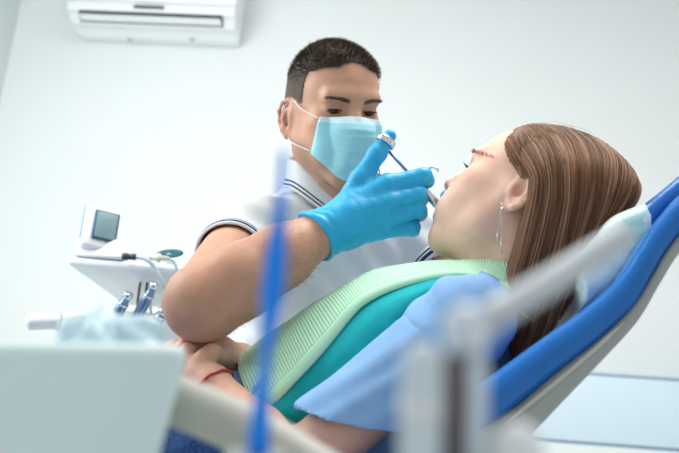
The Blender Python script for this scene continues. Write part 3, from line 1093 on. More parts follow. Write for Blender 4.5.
# polo shirt
S = Sdf(.0040)
ix = .009
S.rc(mNB - up2 * .035, mRs + up2 * .008, .050 + ix, .047 + ix, .03)
S.rc(mNB - up2 * .035, mLs + up2 * .008, .052 + ix, .044 + ix, .03)
S.ell(chest + up2 * .03, (.165 + ix, .110 + ix, .19), RT, .04)
S.ell(chest - up2 * .10, (.158 + ix, .120 + ix, .20), RT, .05)
S.rc(waist, pelvis, .135, .145, .06)
hemR = mRs + (mRe - mRs) * .30
hemL = mLs + (mLe - mLs) * .28
dR = (mRe - mRs) / np.linalg.norm(mRe - mRs)
dL = (mLe - mLs) / np.linalg.norm(mLe - mLs)
S.rc(mRs + up2 * .004, hemR, .058, .0575, .03)
S.rc(mLs, hemL, .060, .060, .03)
S.rc(hemR - dR * .02, hemR + dR * .12, .0515, .054, .004, True)
S.rc(hemL - dL * .02, hemL + dL * .12, .051, .055, .004, True)
ncol = (HM.w(0, -.02, -.05) - mNB)
ncol /= np.linalg.norm(ncol)
S.rc(mNB + ncol * .0, mNB + ncol * .14, .064, .064, .006, True)


def wr_polo(V, N):
    u = (V - mRs) @ dR
    a = vnoise(V * np.array([1, 1, .6]), 45, 2) * .0022
    a += np.sin(vnoise(V, 14, 5) * 3 + V[:, 2] * 130 + V[:, 0] * 70) * .0022
    return a


polo, PV, PF = S.build('polo_shirt', [M['polo'], M['navy']], man, 2, wr_polo)


def strip_ring(name, c, d, r, wdt, m, parent, ref_up=None):
    """a flat band round a sleeve"""
    d = d / np.linalg.norm(d)
    u = np.cross(d, (0, 0, 1.0))
    u /= np.linalg.norm(u)
    v = np.cross(d, u)
    a = np.linspace(0, 2 * np.pi, 61)
    pr = [(-wdt, 0), (-wdt, .0018), (wdt, .0018), (wdt, 0)]
    G = np.stack([np.stack([c + d * t + (r + q) * (math.cos(x) * u + math.sin(x) * v) for x in a]) for t, q in pr])
    return grid_mesh(name, G, m, parent)


for (hc, hd_, rr) in ((hemR, dR, .0565), (hemL, dL, .0605)):
    # ribbed cuff: solid ring with two navy lines
    a = np.linspace(0, 2 * np.pi, 65)
    u = np.cross(hd_, (0, 0, 1.0))
    u /= np.linalg.norm(u)
    v = np.cross(hd_, u)
    prf = [(-.004, rr - .004), (.0, rr + .001), (.004, rr + .0015), (.0075, rr + .0015), (.0105, rr + .0015), (.0140, rr + .0015), (.0175, rr + .001), (.021, rr + .0005), (.022, rr - .003), (.004, rr - .0045)]
    G = np.stack([np.stack([hc + hd_ * t + q * (math.cos(x) * u + math.sin(x) * v) for x in a]) for t, q in prf])
    rows = [0, 0, 1, 0, 1, 1, 0, 0, 0]
    mi = np.repeat(rows, 64)
    grid_mesh('sleeve_cuff', G, [M['polo'], M['navy']], polo, mi=mi)

# collar: stands round the neck, folds over, two navy lines near its edge
cc = mNB + ncol * .104
cxv = -sd - ncol * (-sd @ ncol)
cxv /= np.linalg.norm(cxv)
cyv = np.cross(ncol, cxv)
if cyv @ fw < 0:
    cyv = -cyv
ang = np.linspace(math.radians(112), math.radians(428), 73)


def collar_row(r, hgt, drop, ex):
    out = []
    for a in ang:
        f = max(0, math.sin(a)) ** 2
        rr = r + ex * (.3 + .7 * abs(math.cos(a)))
        out.append(cc + (math.cos(a) * cxv + math.sin(a) * cyv) * rr + ncol * (hgt - drop * f))
    return out


rows = [(.060, -.060, .085, 0), (.060, -.010, .085, 0), (.0605, .006, .085, 0), (.063, .010, .085, 0), (.066, .006, .086, .001), (.069, -.004, .088, .002), (.072, -.014, .090, .003),
        (.0745, -.020, .091, .004), (.0755, -.0225, .092, .0045), (.077, -.026, .093, .005), (.0785, -.0285, .094, .005), (.080, -.033, .095, .006)]
G = np.array([collar_row(*q) for q in rows])
rm = [0, 0, 0, 0, 0, 0, 0, 1, 0, 1, 0]
grid_mesh('collar', G, [M['polo'], M['navy']], polo, thick=.002, mi=np.repeat(rm, len(ang) - 1))
# trousers and shoes (behind the chair)
S = Sdf(.008)
for sy, kx in ((0.02, -.55), (.26, -.50)):
    kn = np.array([kx, pelvis[1] + sy, .53])
    S.rc(pelvis + np.array([-.04, sy * .5 - .0, -.02]), kn, .105, .070, .04)
    S.rc(kn, np.array([kx + .02, pelvis[1] + sy, .09]), .068, .055, .02)
S.rc(pelvis + np.array([0, 0, .10]), pelvis - np.array([0, 0, .01]), .148, .14, .05)
S.build('trousers', M['trousers'], man, 1)
for sy, kx in ((0.02, -.55), (.26, -.50)):
    S = Sdf(.006)
    an = np.array([kx + .02, pelvis[1] + sy, .05])
    S.rc(an, an + np.array([-.17, 0, -.012]), .045, .036, .02)
    S.rc(an, an + np.array([0, 0, .05]), .045, .05, .02)
    S.cut((0, 0, .004), (0, 0, -1))
    S.build('shoe', M['shoe'], man, 1)

# gloves
S = Sdf(.0018)
hand(S, RH, RAD, .0006, RH['palm_r'])
dw = (mRw - P(282, 256, 1.31))
dw /= np.linalg.norm(dw)
cuff0 = mRw + dw * .003
S.rc(cuff0, mRw + dw * .04, .0375, .031, .012)
S.rc(cuff0 - dw * .05, cuff0 + dw * .0, .042, .0345, .003, True)
S.cut(cuff0 - dw * .001, -dw)


def wr_glove(V, N):
    s_ = (V - mRw) @ dw
    wz = ss(s_, .05, .0)
    kn = sum(np.exp(-((V - RH[f][1]) ** 2).sum(1) / .010 ** 2) for f in ('idx', 'mid', 'rin', 'pin'))
    return vnoise(V, 160, 8) * .0005 + wz * (np.sin(s_ * 420 + vnoise(V, 50, 3) * 3) * .0008 + vnoise(V, 70, 9) * .0015) + kn * np.sin(V @ CR * 900) * .0002


S.build('right_glove', M['glove'], man, 1, wr_glove)
# rolled bead at the cuff
u = np.cross(dw, (0, 0, 1.0))
u /= np.linalg.norm(u)
v = np.cross(dw, u)
a = np.linspace(0, 2 * np.pi, 60, endpoint=False)
ring = [cuff0 + dw * (.002 + .0022 * math.sin(2 * x + 1) + .0015 * math.sin(5 * x)) + (.0372 + .0010 * math.sin(3 * x)) * (math.cos(x) * u + math.sin(x) * v) for x in a]
Vr, Fr = tube_arrays(ring, .0017, 8, closed=True)
mesh('glove_bead', Vr, Fr, M['glove'], man)
S = Sdf(.0022)
hand(S, LH, RAD, .0006, LH['palm_r'])
dl = (mLw - mLe) / np.linalg.norm(mLw - mLe)
S.rc(mLw - dl * .03, mLw + dl * .02, .036, .030, .01)
S.cut(mLw - dl * .03, -dl)
S.build('left_glove', M['glove'], man, 1)

# face mask: pleated cloth stretched over nose and chin
from mathutils.bvhtree import BVHTree
nu, nt_ = 57, 45
U = np.linspace(-1, 1, nu)
T = np.linspace(0, 1, nt_)
GM = np.zeros((nt_, nu, 3))
bvh = BVHTree.FromPolygons([tuple(v) for v in BV], [tuple(f) for f in BF])
for i, t in enumerate(T):
    zc_ = np.interp(t, [0, .25, .5, .75, 1], [.006, -.014, -.044, -.076, -.098])
    yc_ = np.interp(t, [0, .1, .25, .4, .6, .8, 1], [.1125, .121, .1300, .1290, .1250, .118, .101])
    zs_ = np.interp(t, [0, 1], [.002, -.056])
    xs_ = np.interp(t, [0, .5, 1], [.0490, .0500, .0470])
    ys_ = np.interp(t, [0, .5, 1], [.076, .069, .058])
    for j, u_ in enumerate(U):
        au = abs(u_)
        rid = 1 - au ** (2.3 + 1.0 * t)
        xx = xs_ * np.sign(u_) * au ** .95
        yy = ys_ + (yc_ - ys_) * rid
        zz = zs_ + (zc_ - zs_) * (1 - au ** 2.4)
        ple = 0
        for t0 in (.34, .54, .74):
            d_ = t - t0 - .010 * math.sin(3 * u_ + t0 * 9)
            ple += .0026 * (max(0, 1 - abs(d_) / .05) if d_ > 0 else max(0, 1 + d_ / .012)) * (1 - au ** 8)
        l_ = np.array([-xx, yy + ple + .0010 * math.sin(9 * u_ + 7 * t), zz + .0008 * math.sin(5 * u_ + 2)])
        w_ = HM.w(*l_)
        o_ = HM.w(0, .01, l_[2] * .9)
        dr_ = (w_ - o_) / np.linalg.norm(w_ - o_)
        h_ = bvh.ray_cast(Vector(o_ + dr_ * .25), Vector(-dr_), .25)
        if h_[0] is not None:
            need = .25 - h_[3] + .0030
            if need > np.linalg.norm(w_ - o_):
                w_ = o_ + dr_ * need
        GM[i, j] = w_
mi = np.zeros((nt_ - 1, nu - 1), int)
mi[:6] = 1
mask = grid_mesh('face_mask', GM, [M['mask'], M['mask_top']], man, thick=.0012, mi=mi.ravel())
for sx, jj in ((1, 0), (-1, -1)):
    c_t, c_b = GM[2, jj], GM[-3, jj]
    e_t = HM.w(sx * .070, -.004, .024)
    e_m = HM.w(sx * .076, -.030, .002)
    e_b = HM.w(sx * .071, -.012, -.034)
    tube('ear_loop', spline([c_t, (c_t + e_t) / 2 + HM.M[:, 0] * sx * .006, e_t, e_m, e_b, (c_b + e_b) / 2 + HM.M[:, 0] * sx * .012, c_b], 50), .0011, M['elastic'], mask, 8)

# stool under the dentist
stl = thing('stool', 'round white dentist stool behind the dental chair', 'stool', (pelvis[0], pelvis[1], 0))
lathe('seat', (pelvis[0], pelvis[1] + .06, .385), (pelvis[0], pelvis[1] + .06, 1), [(0, .15), (.01, .18), (.045, .185), (.062, .17), (.065, .02)], M['white'], stl, 40)
tube('gas_column', [(pelvis[0], pelvis[1] + .06, .06), (pelvis[0], pelvis[1] + .06, .39)], .025, M['chrome'], stl, 20)
lathe('foot', (pelvis[0], pelvis[1] + .06, 0), (pelvis[0], pelvis[1] + .06, 1), [(0, .22), (.03, .22), (.05, .16), (.065, .03)], M['chrome'], stl, 40)

# ------------------------------------------------------------------ carpule syringe held by the dentist
sA, sB = P(384, 146, 1.366), P(447, 215.5, 1.371)
sdv = sB - sA
sL = np.linalg.norm(sdv)
sdv /= sL
syr = thing('dental_syringe', 'chrome ring handled dental syringe between gloved hand and patient mouth', 'syringe', sA)
pt = lambda f: sA + sdv * sL * f
lathe('plunger_rod', pt(0.02), sB, [(0, .0022), (sL * .5, .0022)], M['steel_blue'], syr, 12)
lathe('barrel', pt(.42), sB, [(0, .004), (.001, .0066), (.006, .0066), (.007, .0058), (sL * .30, .0058), (sL * .32, .0064), (sL * .42, .0064), (sL * .44, .0056), (sL * .56, .0056), (sL * .58, .003)], M['chrome'], syr, 20)
lathe('needle', pt(.99), sB, [(0, .0022), (.006, .0018), (.008, .0004), (.022, .0003)], M['chrome'], syr, 10)
tdir = RH['thb'][3] - RH['thb'][2]
tdir /= np.linalg.norm(tdir)
tc0 = RH['thb'][2] * .30 + RH['thb'][3] * .70
tu = np.cross(tdir, CF)
tu /= np.linalg.norm(tu)
tv = np.cross(tdir, tu)
xa = np.linspace(0, 2 * np.pi, 49)
G = np.array([[tc0 + tdir * t + q * (math.cos(x) * tu + math.sin(x) * tv) for x in xa] for t, q in
              ((-.0042, .0126), (-.0050, .0134), (-.0042, .0146), (0, .0150), (.0042, .0146), (.0050, .0134), (.0042, .0126), (0, .0122), (-.0042, .0126))])
grid_mesh('thumb_ring', G, M['chrome'], syr)
wv = P(436, 170, 1.368)
tube('finger_wing', spline([pt(.44) + CU * .002, P(424, 171, 1.374), P(431, 167.5, 1.372), P(436, 168, 1.370), P(438.5, 171.5, 1.368)], 24), np.r_[.0026, np.full(22, .0017), .0013], M['chrome'], syr, 10)
tube('finger_wing', spline([pt(.44) - CU * .002, P(412, 184, 1.376), P(408, 188, 1.376), P(406, 190, 1.376)], 20), np.r_[.0026, np.full(18, .0017), .0013], M['chrome'], syr, 10)

# ================================================================== patient
HG = Head([[0.292, -0.813, 0.504], [0.954, 0.284, -0.094], [-0.067, 0.508, 0.859]], (0.138, 1.236, 1.021), .94)
girl = thing('person', 'young patient with long brown hair in light blue shirt reclined in the chair', 'person', (-.2, 1.3, .61))
gNB = P(503, 298, 1.30)
gC, gH = P(424, 340, 1.30), P(262, 428, 1.30)
gLs, gLe, gLw = P(466, 322, 1.175), P(290, 474, 1.13), P(211, 384, 1.235)
gRs, gRe, gRw = P(452, 345, 1.45), P(318, 410, 1.47), P(240, 362, 1.37)
ta = (gC - gH) / np.linalg.norm(gC - gH)
tn = np.cross(ta, (0, 1.0, 0))
if tn[2] < 0:
    tn = -tn
tn /= np.linalg.norm(tn)
ty = np.cross(ta, tn)
RG = np.stack([ty, tn, ta], 1)

GL = dict(palm=[[gLw, P(200, 369, 1.25), P(184, 362, 1.262)], [gLw, P(199, 373, 1.245), P(181, 369, 1.255)], [gLw, P(199, 378, 1.242), P(180, 377, 1.25)], [gLw, P(200, 383, 1.242), P(182, 385, 1.25)]],
          palm_r=[[.021, .016, .011]] * 4,
          idx=[P(184, 362, 1.262), P(164, 358, 1.29), P(154, 366, 1.30), P(148, 376, 1.30)],
          mid=[P(181, 369, 1.255), P(160, 368, 1.28), P(150, 377, 1.29), P(145, 388, 1.29)],
          rin=[P(180, 377, 1.25), P(160, 378, 1.27), P(150, 388, 1.28), P(146, 398, 1.28)],
          pin=[P(182, 385, 1.25), P(164, 388, 1.265), P(156, 396, 1.27), P(152, 404, 1.27)],
          thb=[P(203, 366, 1.27), P(190, 352, 1.30), P(176, 348, 1.31), P(166, 350, 1.31)])
GRh = dict(palm=[[gRw, P(222, 349, 1.33), P(203, 346, 1.30)], [gRw, P(222, 352, 1.345), P(203, 345, 1.32)], [gRw, P(222, 356, 1.36), P(203, 347, 1.34)], [gRw, P(222, 360, 1.37), P(204, 352, 1.36)]],
           palm_r=[[.021, .016, .0115]] * 4,
           idx=[P(203, 346, 1.30), P(188, 350, 1.265), P(183, 366, 1.245), P(188, 376, 1.235)],
           mid=[P(203, 345, 1.32), P(184, 345, 1.29), P(175, 357, 1.265), P(176, 368, 1.25)],
           rin=[P(203, 347, 1.34), P(182, 344, 1.32), P(172, 354, 1.30), P(170, 362, 1.285)],
           pin=[P(204, 352, 1.36), P(184, 348, 1.35), P(175, 355, 1.34), P(172, 360, 1.33)],
           thb=[P(230, 362, 1.33), P(221, 355, 1.288), P(212, 352, 1.262), P(203, 355, 1.248)])
GRAD = {k: [x * .86 for x in v] for k, v in RAD.items()}
GRAD['thb'] = [.016, .0125, .0108, .0088]

S = Sdf(.0024)
HG.sculpt(S, True, .010)
S.rc(HG.w(0, -.022, -.045), gNB, .048, .046, .02)
S.rc(HG.w(0, .022, -.070), gNB + tn * .015, .036, .038, .02)
S.rc(gNB - ta * .03, gLs, .034, .040, .02)
S.rc(gNB - ta * .03, gRs, .034, .040, .02)
S.ell(gC, (.110, .064, .16), RG, .02)
S.rc(gC, gH, .07, .075, .02)
S.rc(gLs, gLe, .043, .039, .02)
S.chain([gLe, gLe * .6 + gLw * .4, gLw], [.038, .036, .024], .02)
S.rc(gRs, gRe, .043, .037, .02)
S.rc(gRe, gRw, .036, .024, .02)
hand(S, GL, GRAD, 0, GL['palm_r'])
hand(S, GRh, GRAD, 0, GRh['palm_r'])
gbody, GV, GF = S.build('body', M['skin'], girl, 1)
SKG = (0.82, 0.53, 0.405)
gcol = skin_colors(GV, HG, SKG, (0.74, 0.38, 0.30), (0.62, 0.24, 0.23), True)
dist = np.minimum(ss(np.linalg.norm(GV - gLw, axis=1), .26, .12) + ss(np.linalg.norm(GV - gLe, axis=1), .26, .12), 1)
gcol = gcol * (1 - .6 * dist[:, None]) + np.array((.58, .29, .20)) * .6 * dist[:, None]
attr_c(gbody, 'Col', gcol)
for sx in (-1, 1):
    c = HG.w(sx * .032, .0765, .016)
    g = HG.M[:, 1] - HG.M[:, 2] * .3
    g /= np.linalg.norm(g)
    r = .0129 * .94
    prof = [(r - r * math.cos(a), max(r * math.sin(a), 1e-4)) for a in np.linspace(0, math.pi, 15)]
    lathe('eye', c - g * r, c + g * r, prof, [M['eye_white'], M['iris']], girl, 20, [0 if i < 10 else 1 for i in range(14)])
    # lashes: fan of hairs off the upper lid
    q = np.linspace(-.1, 1.25, 40)
    root = np.array([HG.w(sx * .032 + x * .0135, .0893 + .0028 * (1 - x * x), .0140 + .0014 * (1 - x * x)) for x in q])
    dr = np.array([HG.M[:, 1] * 1.0 + HG.M[:, 2] * .05 + HG.M[:, 0] * x * .45 for x in q])
    tt = np.linspace(0, 1, 5)[None, :, None]
    pp = root[:, None] + dr[:, None] * tt * .0115 + HG.M[:, 2] * (tt ** 2) * .0015
    strands('eyelash', pp, np.full(40, .00055), .0001, M['hair_girl'], girl, tint=np.zeros(40))

    def brow(c):
        X = HG.loc(c)
        u = (X[:, 0] * sx - .012) / .040
        return (u > .62) & (u < 1.3) & (X[:, 1] > .05) & (np.abs(X[:, 2] - (.0310 + .004 * np.sin(np.clip(u, 0, 1) * 2.2))) < .0022 - .0010 * u)
    bp_, bn = sample_faces(GV, GF, brow, 150, g_)
    if len(bp_):
        dd = HG.M[:, 0] * sx + HG.M[:, 2] * .2 + bn * .25 + g_.normal(size=bn.shape) * .12
        dd /= np.linalg.norm(dd, axis=1, keepdims=True)
        strands('eyebrow', bp_[:, None] - bn[:, None] * .0003 + dd[:, None] * np.linspace(0, .007, 3)[None, :, None], np.full(len(bp_), .00015), .00008, M['hair_girl'], girl, tint=np.full(len(bp_), .70))

# long hair: cap over the skull, hanging mass, strands
def scalp_girl(X):
    x, y, z = X.T
    ax = np.abs(x)
    line = z > np.interp(y, [-.12, -.06, -.035, -.02, .0, .018, .032, .05, .07, .085, .1], [-.06, -.05, -.012, .03, .036, .03, .040, .056, .074, .088, .09])
    return line & (y < .050 + .10 * np.clip(ax - .02, 0, .03)) & (y < .058 - .3 * np.clip(.085 - z, 0, .1))


CV2, CF2 = cap_mesh(HG, 'hair', M['hair_girl'], girl, .006, scalp_girl)
ho = mesh('hair', CV2, CF2, M['hair_girl'], girl)
attr_f(ho, 'tint', np.full(len(CV2), .35))
guides = [
    [(511, 134, 1.300), (516, 150, 1.262), (527, 166, 1.222), (534, 180, 1.203), (531, 205, 1.200), (521, 245, 1.200), (510, 285, 1.200), (503, 320, 1.210)],
    [(519, 128, 1.300), (529, 143, 1.252), (540, 160, 1.215), (545, 185, 1.196), (541, 215, 1.192), (531, 255, 1.192), (520, 295, 1.195), (510, 342, 1.205)],
    [(536, 125, 1.300), (549, 140, 1.250), (557, 160, 1.205), (560, 190, 1.186), (556, 220, 1.182), (546, 262, 1.185), (533, 305, 1.190), (517, 362, 1.205)],
    [(556, 126, 1.300), (571, 141, 1.245), (578, 162, 1.200), (578, 192, 1.182), (572, 225, 1.178), (561, 265, 1.182), (547, 305, 1.188), (524, 368, 1.205)],
    [(578, 131, 1.295), (594, 146, 1.240), (599, 166, 1.200), (597, 195, 1.184), (588, 225, 1.180), (574, 262, 1.182), (559, 298, 1.188), (535, 358, 1.205)],
    [(602, 142, 1.290), (616, 156, 1.240), (619, 172, 1.210), (614, 195, 1.192), (603, 222, 1.186), (587, 255, 1.185), (570, 286, 1.188), (546, 340, 1.205)],
    [(622, 158, 1.290), (632, 170, 1.250), (634, 182, 1.225), (628, 199, 1.205), (614, 219, 1.195), (598, 245, 1.190), (580, 273, 1.190), (557, 322, 1.205)],
    [(633, 174, 1.300), (639, 184, 1.270), (640, 193, 1.245), (634, 205, 1.222), (620, 218, 1.205), (604, 238, 1.196), (588, 262, 1.194), (566, 306, 1.205)]]
GD = np.array([[P(*q) for q in g] for g in guides])          # 8 guides x 8 knots


def hair_at(uu, n):
    """interpolated guide curves"""
    g1 = np.stack([spline(g, n) for g in GD])
    f = np.clip(uu, 0, 1) * (len(GD) - 1)
    sp_ = spline(g1.reshape(len(GD), -1), 401).reshape(401, n, 3)
    ii = np.round(np.clip(uu, 0, 1) * 400).astype(int)
    return sp_[ii]


NS, NP = 5200, 22
uu = rng.random(NS)
pt_ = hair_at(uu, NP)
lay = rng.random(NS)                                          # 0 outer, 1 inner
tk = np.linspace(0, 1, NP)[None, :]
clump = np.sin(uu * 95 + 2 * np.sin(uu * 23)) * .5 + .5
inn = (CF[None, None] * (lay[:, None] * .026 * np.sin(np.clip(tk * 1.3, 0, 1) * 1.57))[..., None])
wav = (np.sin(tk * 7 + uu[:, None] * 60) * .0012 * tk)[..., None] * CR
jit = rng.normal(size=(NS, 1, 3)) * .0022 * (.3 + tk[..., None])
pt_ = pt_ + inn + wav + jit + CF * ((clump[:, None] - .5) * .006 * np.sin(tk * 3.0))[..., None]
cut = .86 + .14 * rng.random(NS)
for i in range(NS):
    s_ = np.linspace(0, cut[i], NP) * (NP - 1)
    i0 = np.minimum(s_.astype(int), NP - 2)
    fr = (s_ - i0)[:, None]
    pt_[i] = pt_[i][i0] * (1 - fr) + pt_[i][i0 + 1] * fr
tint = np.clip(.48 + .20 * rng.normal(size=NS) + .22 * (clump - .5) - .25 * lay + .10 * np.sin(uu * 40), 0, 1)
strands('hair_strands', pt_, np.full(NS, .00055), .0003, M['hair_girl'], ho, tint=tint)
# solid inner mass so the lock is not see-through
gm = hair_at(np.linspace(0, 1, 40), 30) + CF * .008
gm_back = hair_at(np.linspace(0, 1, 40), 30) + CF * (.030 + .02 * np.sin(np.linspace(0, 3.14, 40)))[:, None, None]
Vm = np.concatenate([gm.reshape(-1, 3), gm_back.reshape(-1, 3)])
idx = np.arange(40 * 30).reshape(40, 30)
Fm = [np.stack([idx[:-1, :-1], idx[:-1, 1:], idx[1:, 1:], idx[1:, :-1]], -1).reshape(-1, 4)]
Fm.append(Fm[0][:, ::-1] + 1200)
for e in (idx[0], idx[-1], idx[:, 0], idx[:, -1]):
    Fm.append(np.stack([e[:-1], e[1:], e[1:] + 1200, e[:-1] + 1200], -1))
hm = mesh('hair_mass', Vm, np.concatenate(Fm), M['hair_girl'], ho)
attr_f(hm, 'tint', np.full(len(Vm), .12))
# fly-away hairs on the crown
NF = 160
fp, fn = sample_faces(CV2, CF2, lambda c: HG.loc(c)[:, 2] > .07, NF, rng)
dd = HG.M[:, 1] * -.9 + np.array([0.2, 0, -.3]) + rng.normal(size=(NF, 3)) * .35
dd -= fn * (dd * fn).sum(1, keepdims=True) * .9
tt = np.linspace(0, 1, 10)[None, :, None]
pp = fp[:, None] + dd[:, None] * tt * .035 + fn[:, None] * (np.sin(tt * 2.6) * .010 * rng.random((NF, 1, 1)))
strands('flyaway_hairs', pp, np.full(NF, .0002), .00008, M['hair_girl'], ho)
# far-side and crown strands follow the cap backwards
NB_ = 2600
fp, fn = sample_faces(CV2, CF2, lambda c: np.ones(len(c), bool), NB_, rng)
dd = HG.M[:, 1] * -.8 - HG.M[:, 2] * .55 + HG.M[:, 0] * np.sign(HG.loc(fp)[:, 0])[:, None] * .25
dd = dd - fn * (dd * fn).sum(1, keepdims=True)
dd /= np.linalg.norm(dd, axis=1, keepdims=True) + 1e-9
pp = fp[:, None] + dd[:, None] * tt * .035 + fn[:, None] * (.001 + .0012 * np.sin(tt * 3.1) - .006 * tt ** 2)
strands('crown_strands', pp, np.full(NB_, .0005), .0003, M['hair_girl'], ho, tint=np.clip(.45 + .2 * rng.normal(size=NB_), 0, 1))

# earring: two fine chains from the lobe
lobe = P(501, 206.5, 1.214)
er = tube('earring_hook', spline([lobe + CU * .004, lobe + CR * .003 - CF * .002, lobe - CU * .004], 10), .0009, M['silver'], girl, 8)
for px0, px1, y1 in ((499, 496.5, 243), (501.5, 501.5, 253)):
    a, b = lobe, P(px1, y1, 1.222)
    tube('earring_chain', spline([a, (a + b) / 2 + CR * .0008, b], 12), .00055, M['silver'], er, 6)
    lathe('earring_bar', b + (a - b) * .28, b, [(0, .0009), (np.linalg.norm(a - b) * .27, .0009)], M['silver'], er, 8)

# T-shirt
def torso(S):
    S.ell(gC, (.125, .078, .18), RG, .03)
    S.ell(gC + ta * .06 - tn * .008, (.118, .056, .11), RG, .02)
    S.rc(gC, gH, .084, .088, .03)
    S.rc(P(440, 395, 1.27), P(375, 445, 1.27), .066, .066, .03)
    S.rc(P(505, 340, 1.30), P(445, 385, 1.30), .050, .075, .03)
    S.rc(gNB - ta * .05 - tn * .03, gLs + tn * .002, .026, .050, .02)
    S.rc(gNB - ta * .05 - tn * .03, gRs - tn * .02, .026, .046, .02)


S = Sdf(.005)
torso(S)
_o, TV, TF = S.build('tmp', M['tshirt'], None, 1)
bpy.data.objects.remove(_o)
tbvh = BVHTree.FromPolygons([tuple(v) for v in TV], [tuple(f) for f in TF])
S = Sdf(.0036)
torso(S)
hemA = P(344, 423, 1.135)
dA = (gLe - gLs) / np.linalg.norm(gLe - gLs)
S.rc(gLs, gLs + (hemA - gLs) * .25, .057, .055, .025)
S.rc(gRs, gRs + (gRe - gRs) * .55, .056, .058, .03)
S.rc(gNB + ta * .0, gNB + ta * .12, .055, .055, .006, True)


def wr_tee(V, N):
    s_ = (V - gLs) @ dA
    sl_ = np.exp(-(((V - gLs) - s_[:, None] * dA) ** 2).sum(1) / .08 ** 2)
    a = vnoise(V, 55, 12) * .0014 + np.sin(vnoise(V, 13, 15) * 3 + s_ * 140) * (.0014 + .0008 * sl_)
    return a


tee, _, _ = S.build('t_shirt', M['tshirt'], girl, 2, wr_tee)
hn = -CU * .98 - CR * .12 + dA * .15
hp_ = P(340, 424, 1.08)
S = Sdf(.0028)
S.rc(gLs - dA * .005, hemA + dA * .09 - CU * .008, .055, .062, .025)
S.rc(gLs + dA * .10, hemA + dA * .16 - CU * .010, .048, .058, .004, True)
S.cut(hp_, hn)


def wr_sleeve(V, N):
    s_ = (V - gLs) @ dA
    q = (V - gLs) @ np.cross(dA, CF) + .25 * s_
    a = np.sin(q * 190 + vnoise(V, 13, 41) * 3.0) * .0034 * ss(s_, .01, .08) * (.55 + .45 * vnoise(V, 18, 43))
    return a + vnoise(V, 50, 42) * .0012 + .0028 * np.sin(s_ * 130 + vnoise(V, 14, 44) * 3) * ss(s_, .09, .0)


S.build('sleeve', M['tshirt'], tee, 2, wr_sleeve)
# jeans, shoes
LEG = ((P(232, 457, 1.28), P(60, 470, 1.26)), (P(240, 440, 1.42), P(70, 455, 1.42)))
S = Sdf(.006)
for hpj, kn in LEG:
    an = kn + np.array([-.38, 0, -.10])
    S.rc(hpj, kn, .078, .058, .02)
    S.rc(kn, an, .056, .045, .02)
S.rc(gH - ta * .02, gH - ta * .05, .080, .082, .03)
S.build('jeans', M['jeans'], girl, 1, lambda V, N: vnoise(V, 70, 21) * .002)
for hpj, kn in LEG:
    an = kn + np.array([-.38, 0, -.10])
    S = Sdf(.005)
    S.rc(an, an + np.array([-.07, 0, .11]), .045, .034, .02)
    S.rc(an + np.array([-.04, 0, -.01]), an + np.array([-.075, 0, .10]), .038, .034, .02)
    S.build('shoe', M['shoe'], girl, 1)
# bracelet on her left wrist
dwr = gLw - gLe
dwr /= np.linalg.norm(dwr)
u = np.cross(dwr, (0, 0, 1.0))
u /= np.linalg.norm(u)
v = np.cross(dwr, u)
wc = gLw - dwr * .006
ring = [wc + dwr * (.004 * math.sin(x + .5)) + (.0295 + .0008 * math.sin(9 * x)) * (math.cos(x) * u + math.sin(x) * v) for x in np.linspace(0, 2 * np.pi, 60, endpoint=False)]
Vr, Fr = tube_arrays(ring, .0017, 8, closed=True)
br = mesh('bracelet', Vr, Fr, M['red'], girl)

# ------------------------------------------------------------------ dental bib
bib = thing('dental_bib', 'mint green ribbed paper bib with teal backing spread over the patient chest', 'dental bib', P(380, 300, 1.25))
top_px = [(512, 262, 1.26), (490, 262.5, 1.275), (470, 263, 1.285), (450, 264, 1.30), (430, 265.5, 1.315), (408, 268, 1.32), (385, 273, 1.325), (365, 277.5, 1.33), (345, 284, 1.33), (328, 294, 1.33), (310, 305, 1.33), (292, 318, 1.335), (272, 332, 1.335), (254, 344, 1.34), (236, 355, 1.34)]
hem_u = [(513, 285, 1.208), (494, 279, 1.208), (474, 271.5, 1.212), (455, 269.5, 1.222), (435, 271, 1.226), (414, 275, 1.228), (392, 281, 1.23), (374, 288, 1.23), (358, 297, 1.23), (344, 310, 1.228), (327, 330, 1.225), (308, 351, 1.222), (290, 371, 1.220), (272, 389, 1.218), (252, 405, 1.218)]
hem_l = [(513, 292, 1.200), (494, 285.5, 1.200), (476, 277.5, 1.204), (458, 276, 1.214), (438, 278.5, 1.218), (417, 283, 1.22), (396, 289.5, 1.222), (378, 297, 1.222), (362, 307, 1.222), (349, 321, 1.220), (333, 341, 1.218), (315, 362, 1.215), (297, 381, 1.213), (279, 400, 1.212), (259, 416, 1.212)]
teal_l = [(500, 300, 1.212), (488, 300, 1.208), (474, 300, 1.208), (460, 305, 1.212), (445, 315, 1.214), (430, 325, 1.214), (414, 336, 1.212), (400, 350, 1.210), (386, 366, 1.210), (372, 384, 1.208), (358, 402, 1.206), (340, 420, 1.204), (322, 432, 1.203), (300, 430, 1.203), (274, 428, 1.204)]
A_, B_, D_, E_ = [spline([P(*q) for q in l], 90) for l in (top_px, hem_u, hem_l, teal_l)]
Z_ = A_ + np.array([-.004, .12, -.055])                # far edge dips behind the chest
nc = 44
rows, ribs = [], []
tt = np.linspace(0, 1, 90)


def clear(p, d, gap):
    """move a cloth point outwards along d until it lies on top of the shirt"""
    h = tbvh.ray_cast(Vector(p + d * .3), Vector(-d), .3)
    return p + d * np.clip(.3 - h[3] + gap, -.004, .03) if h[0] is not None else p


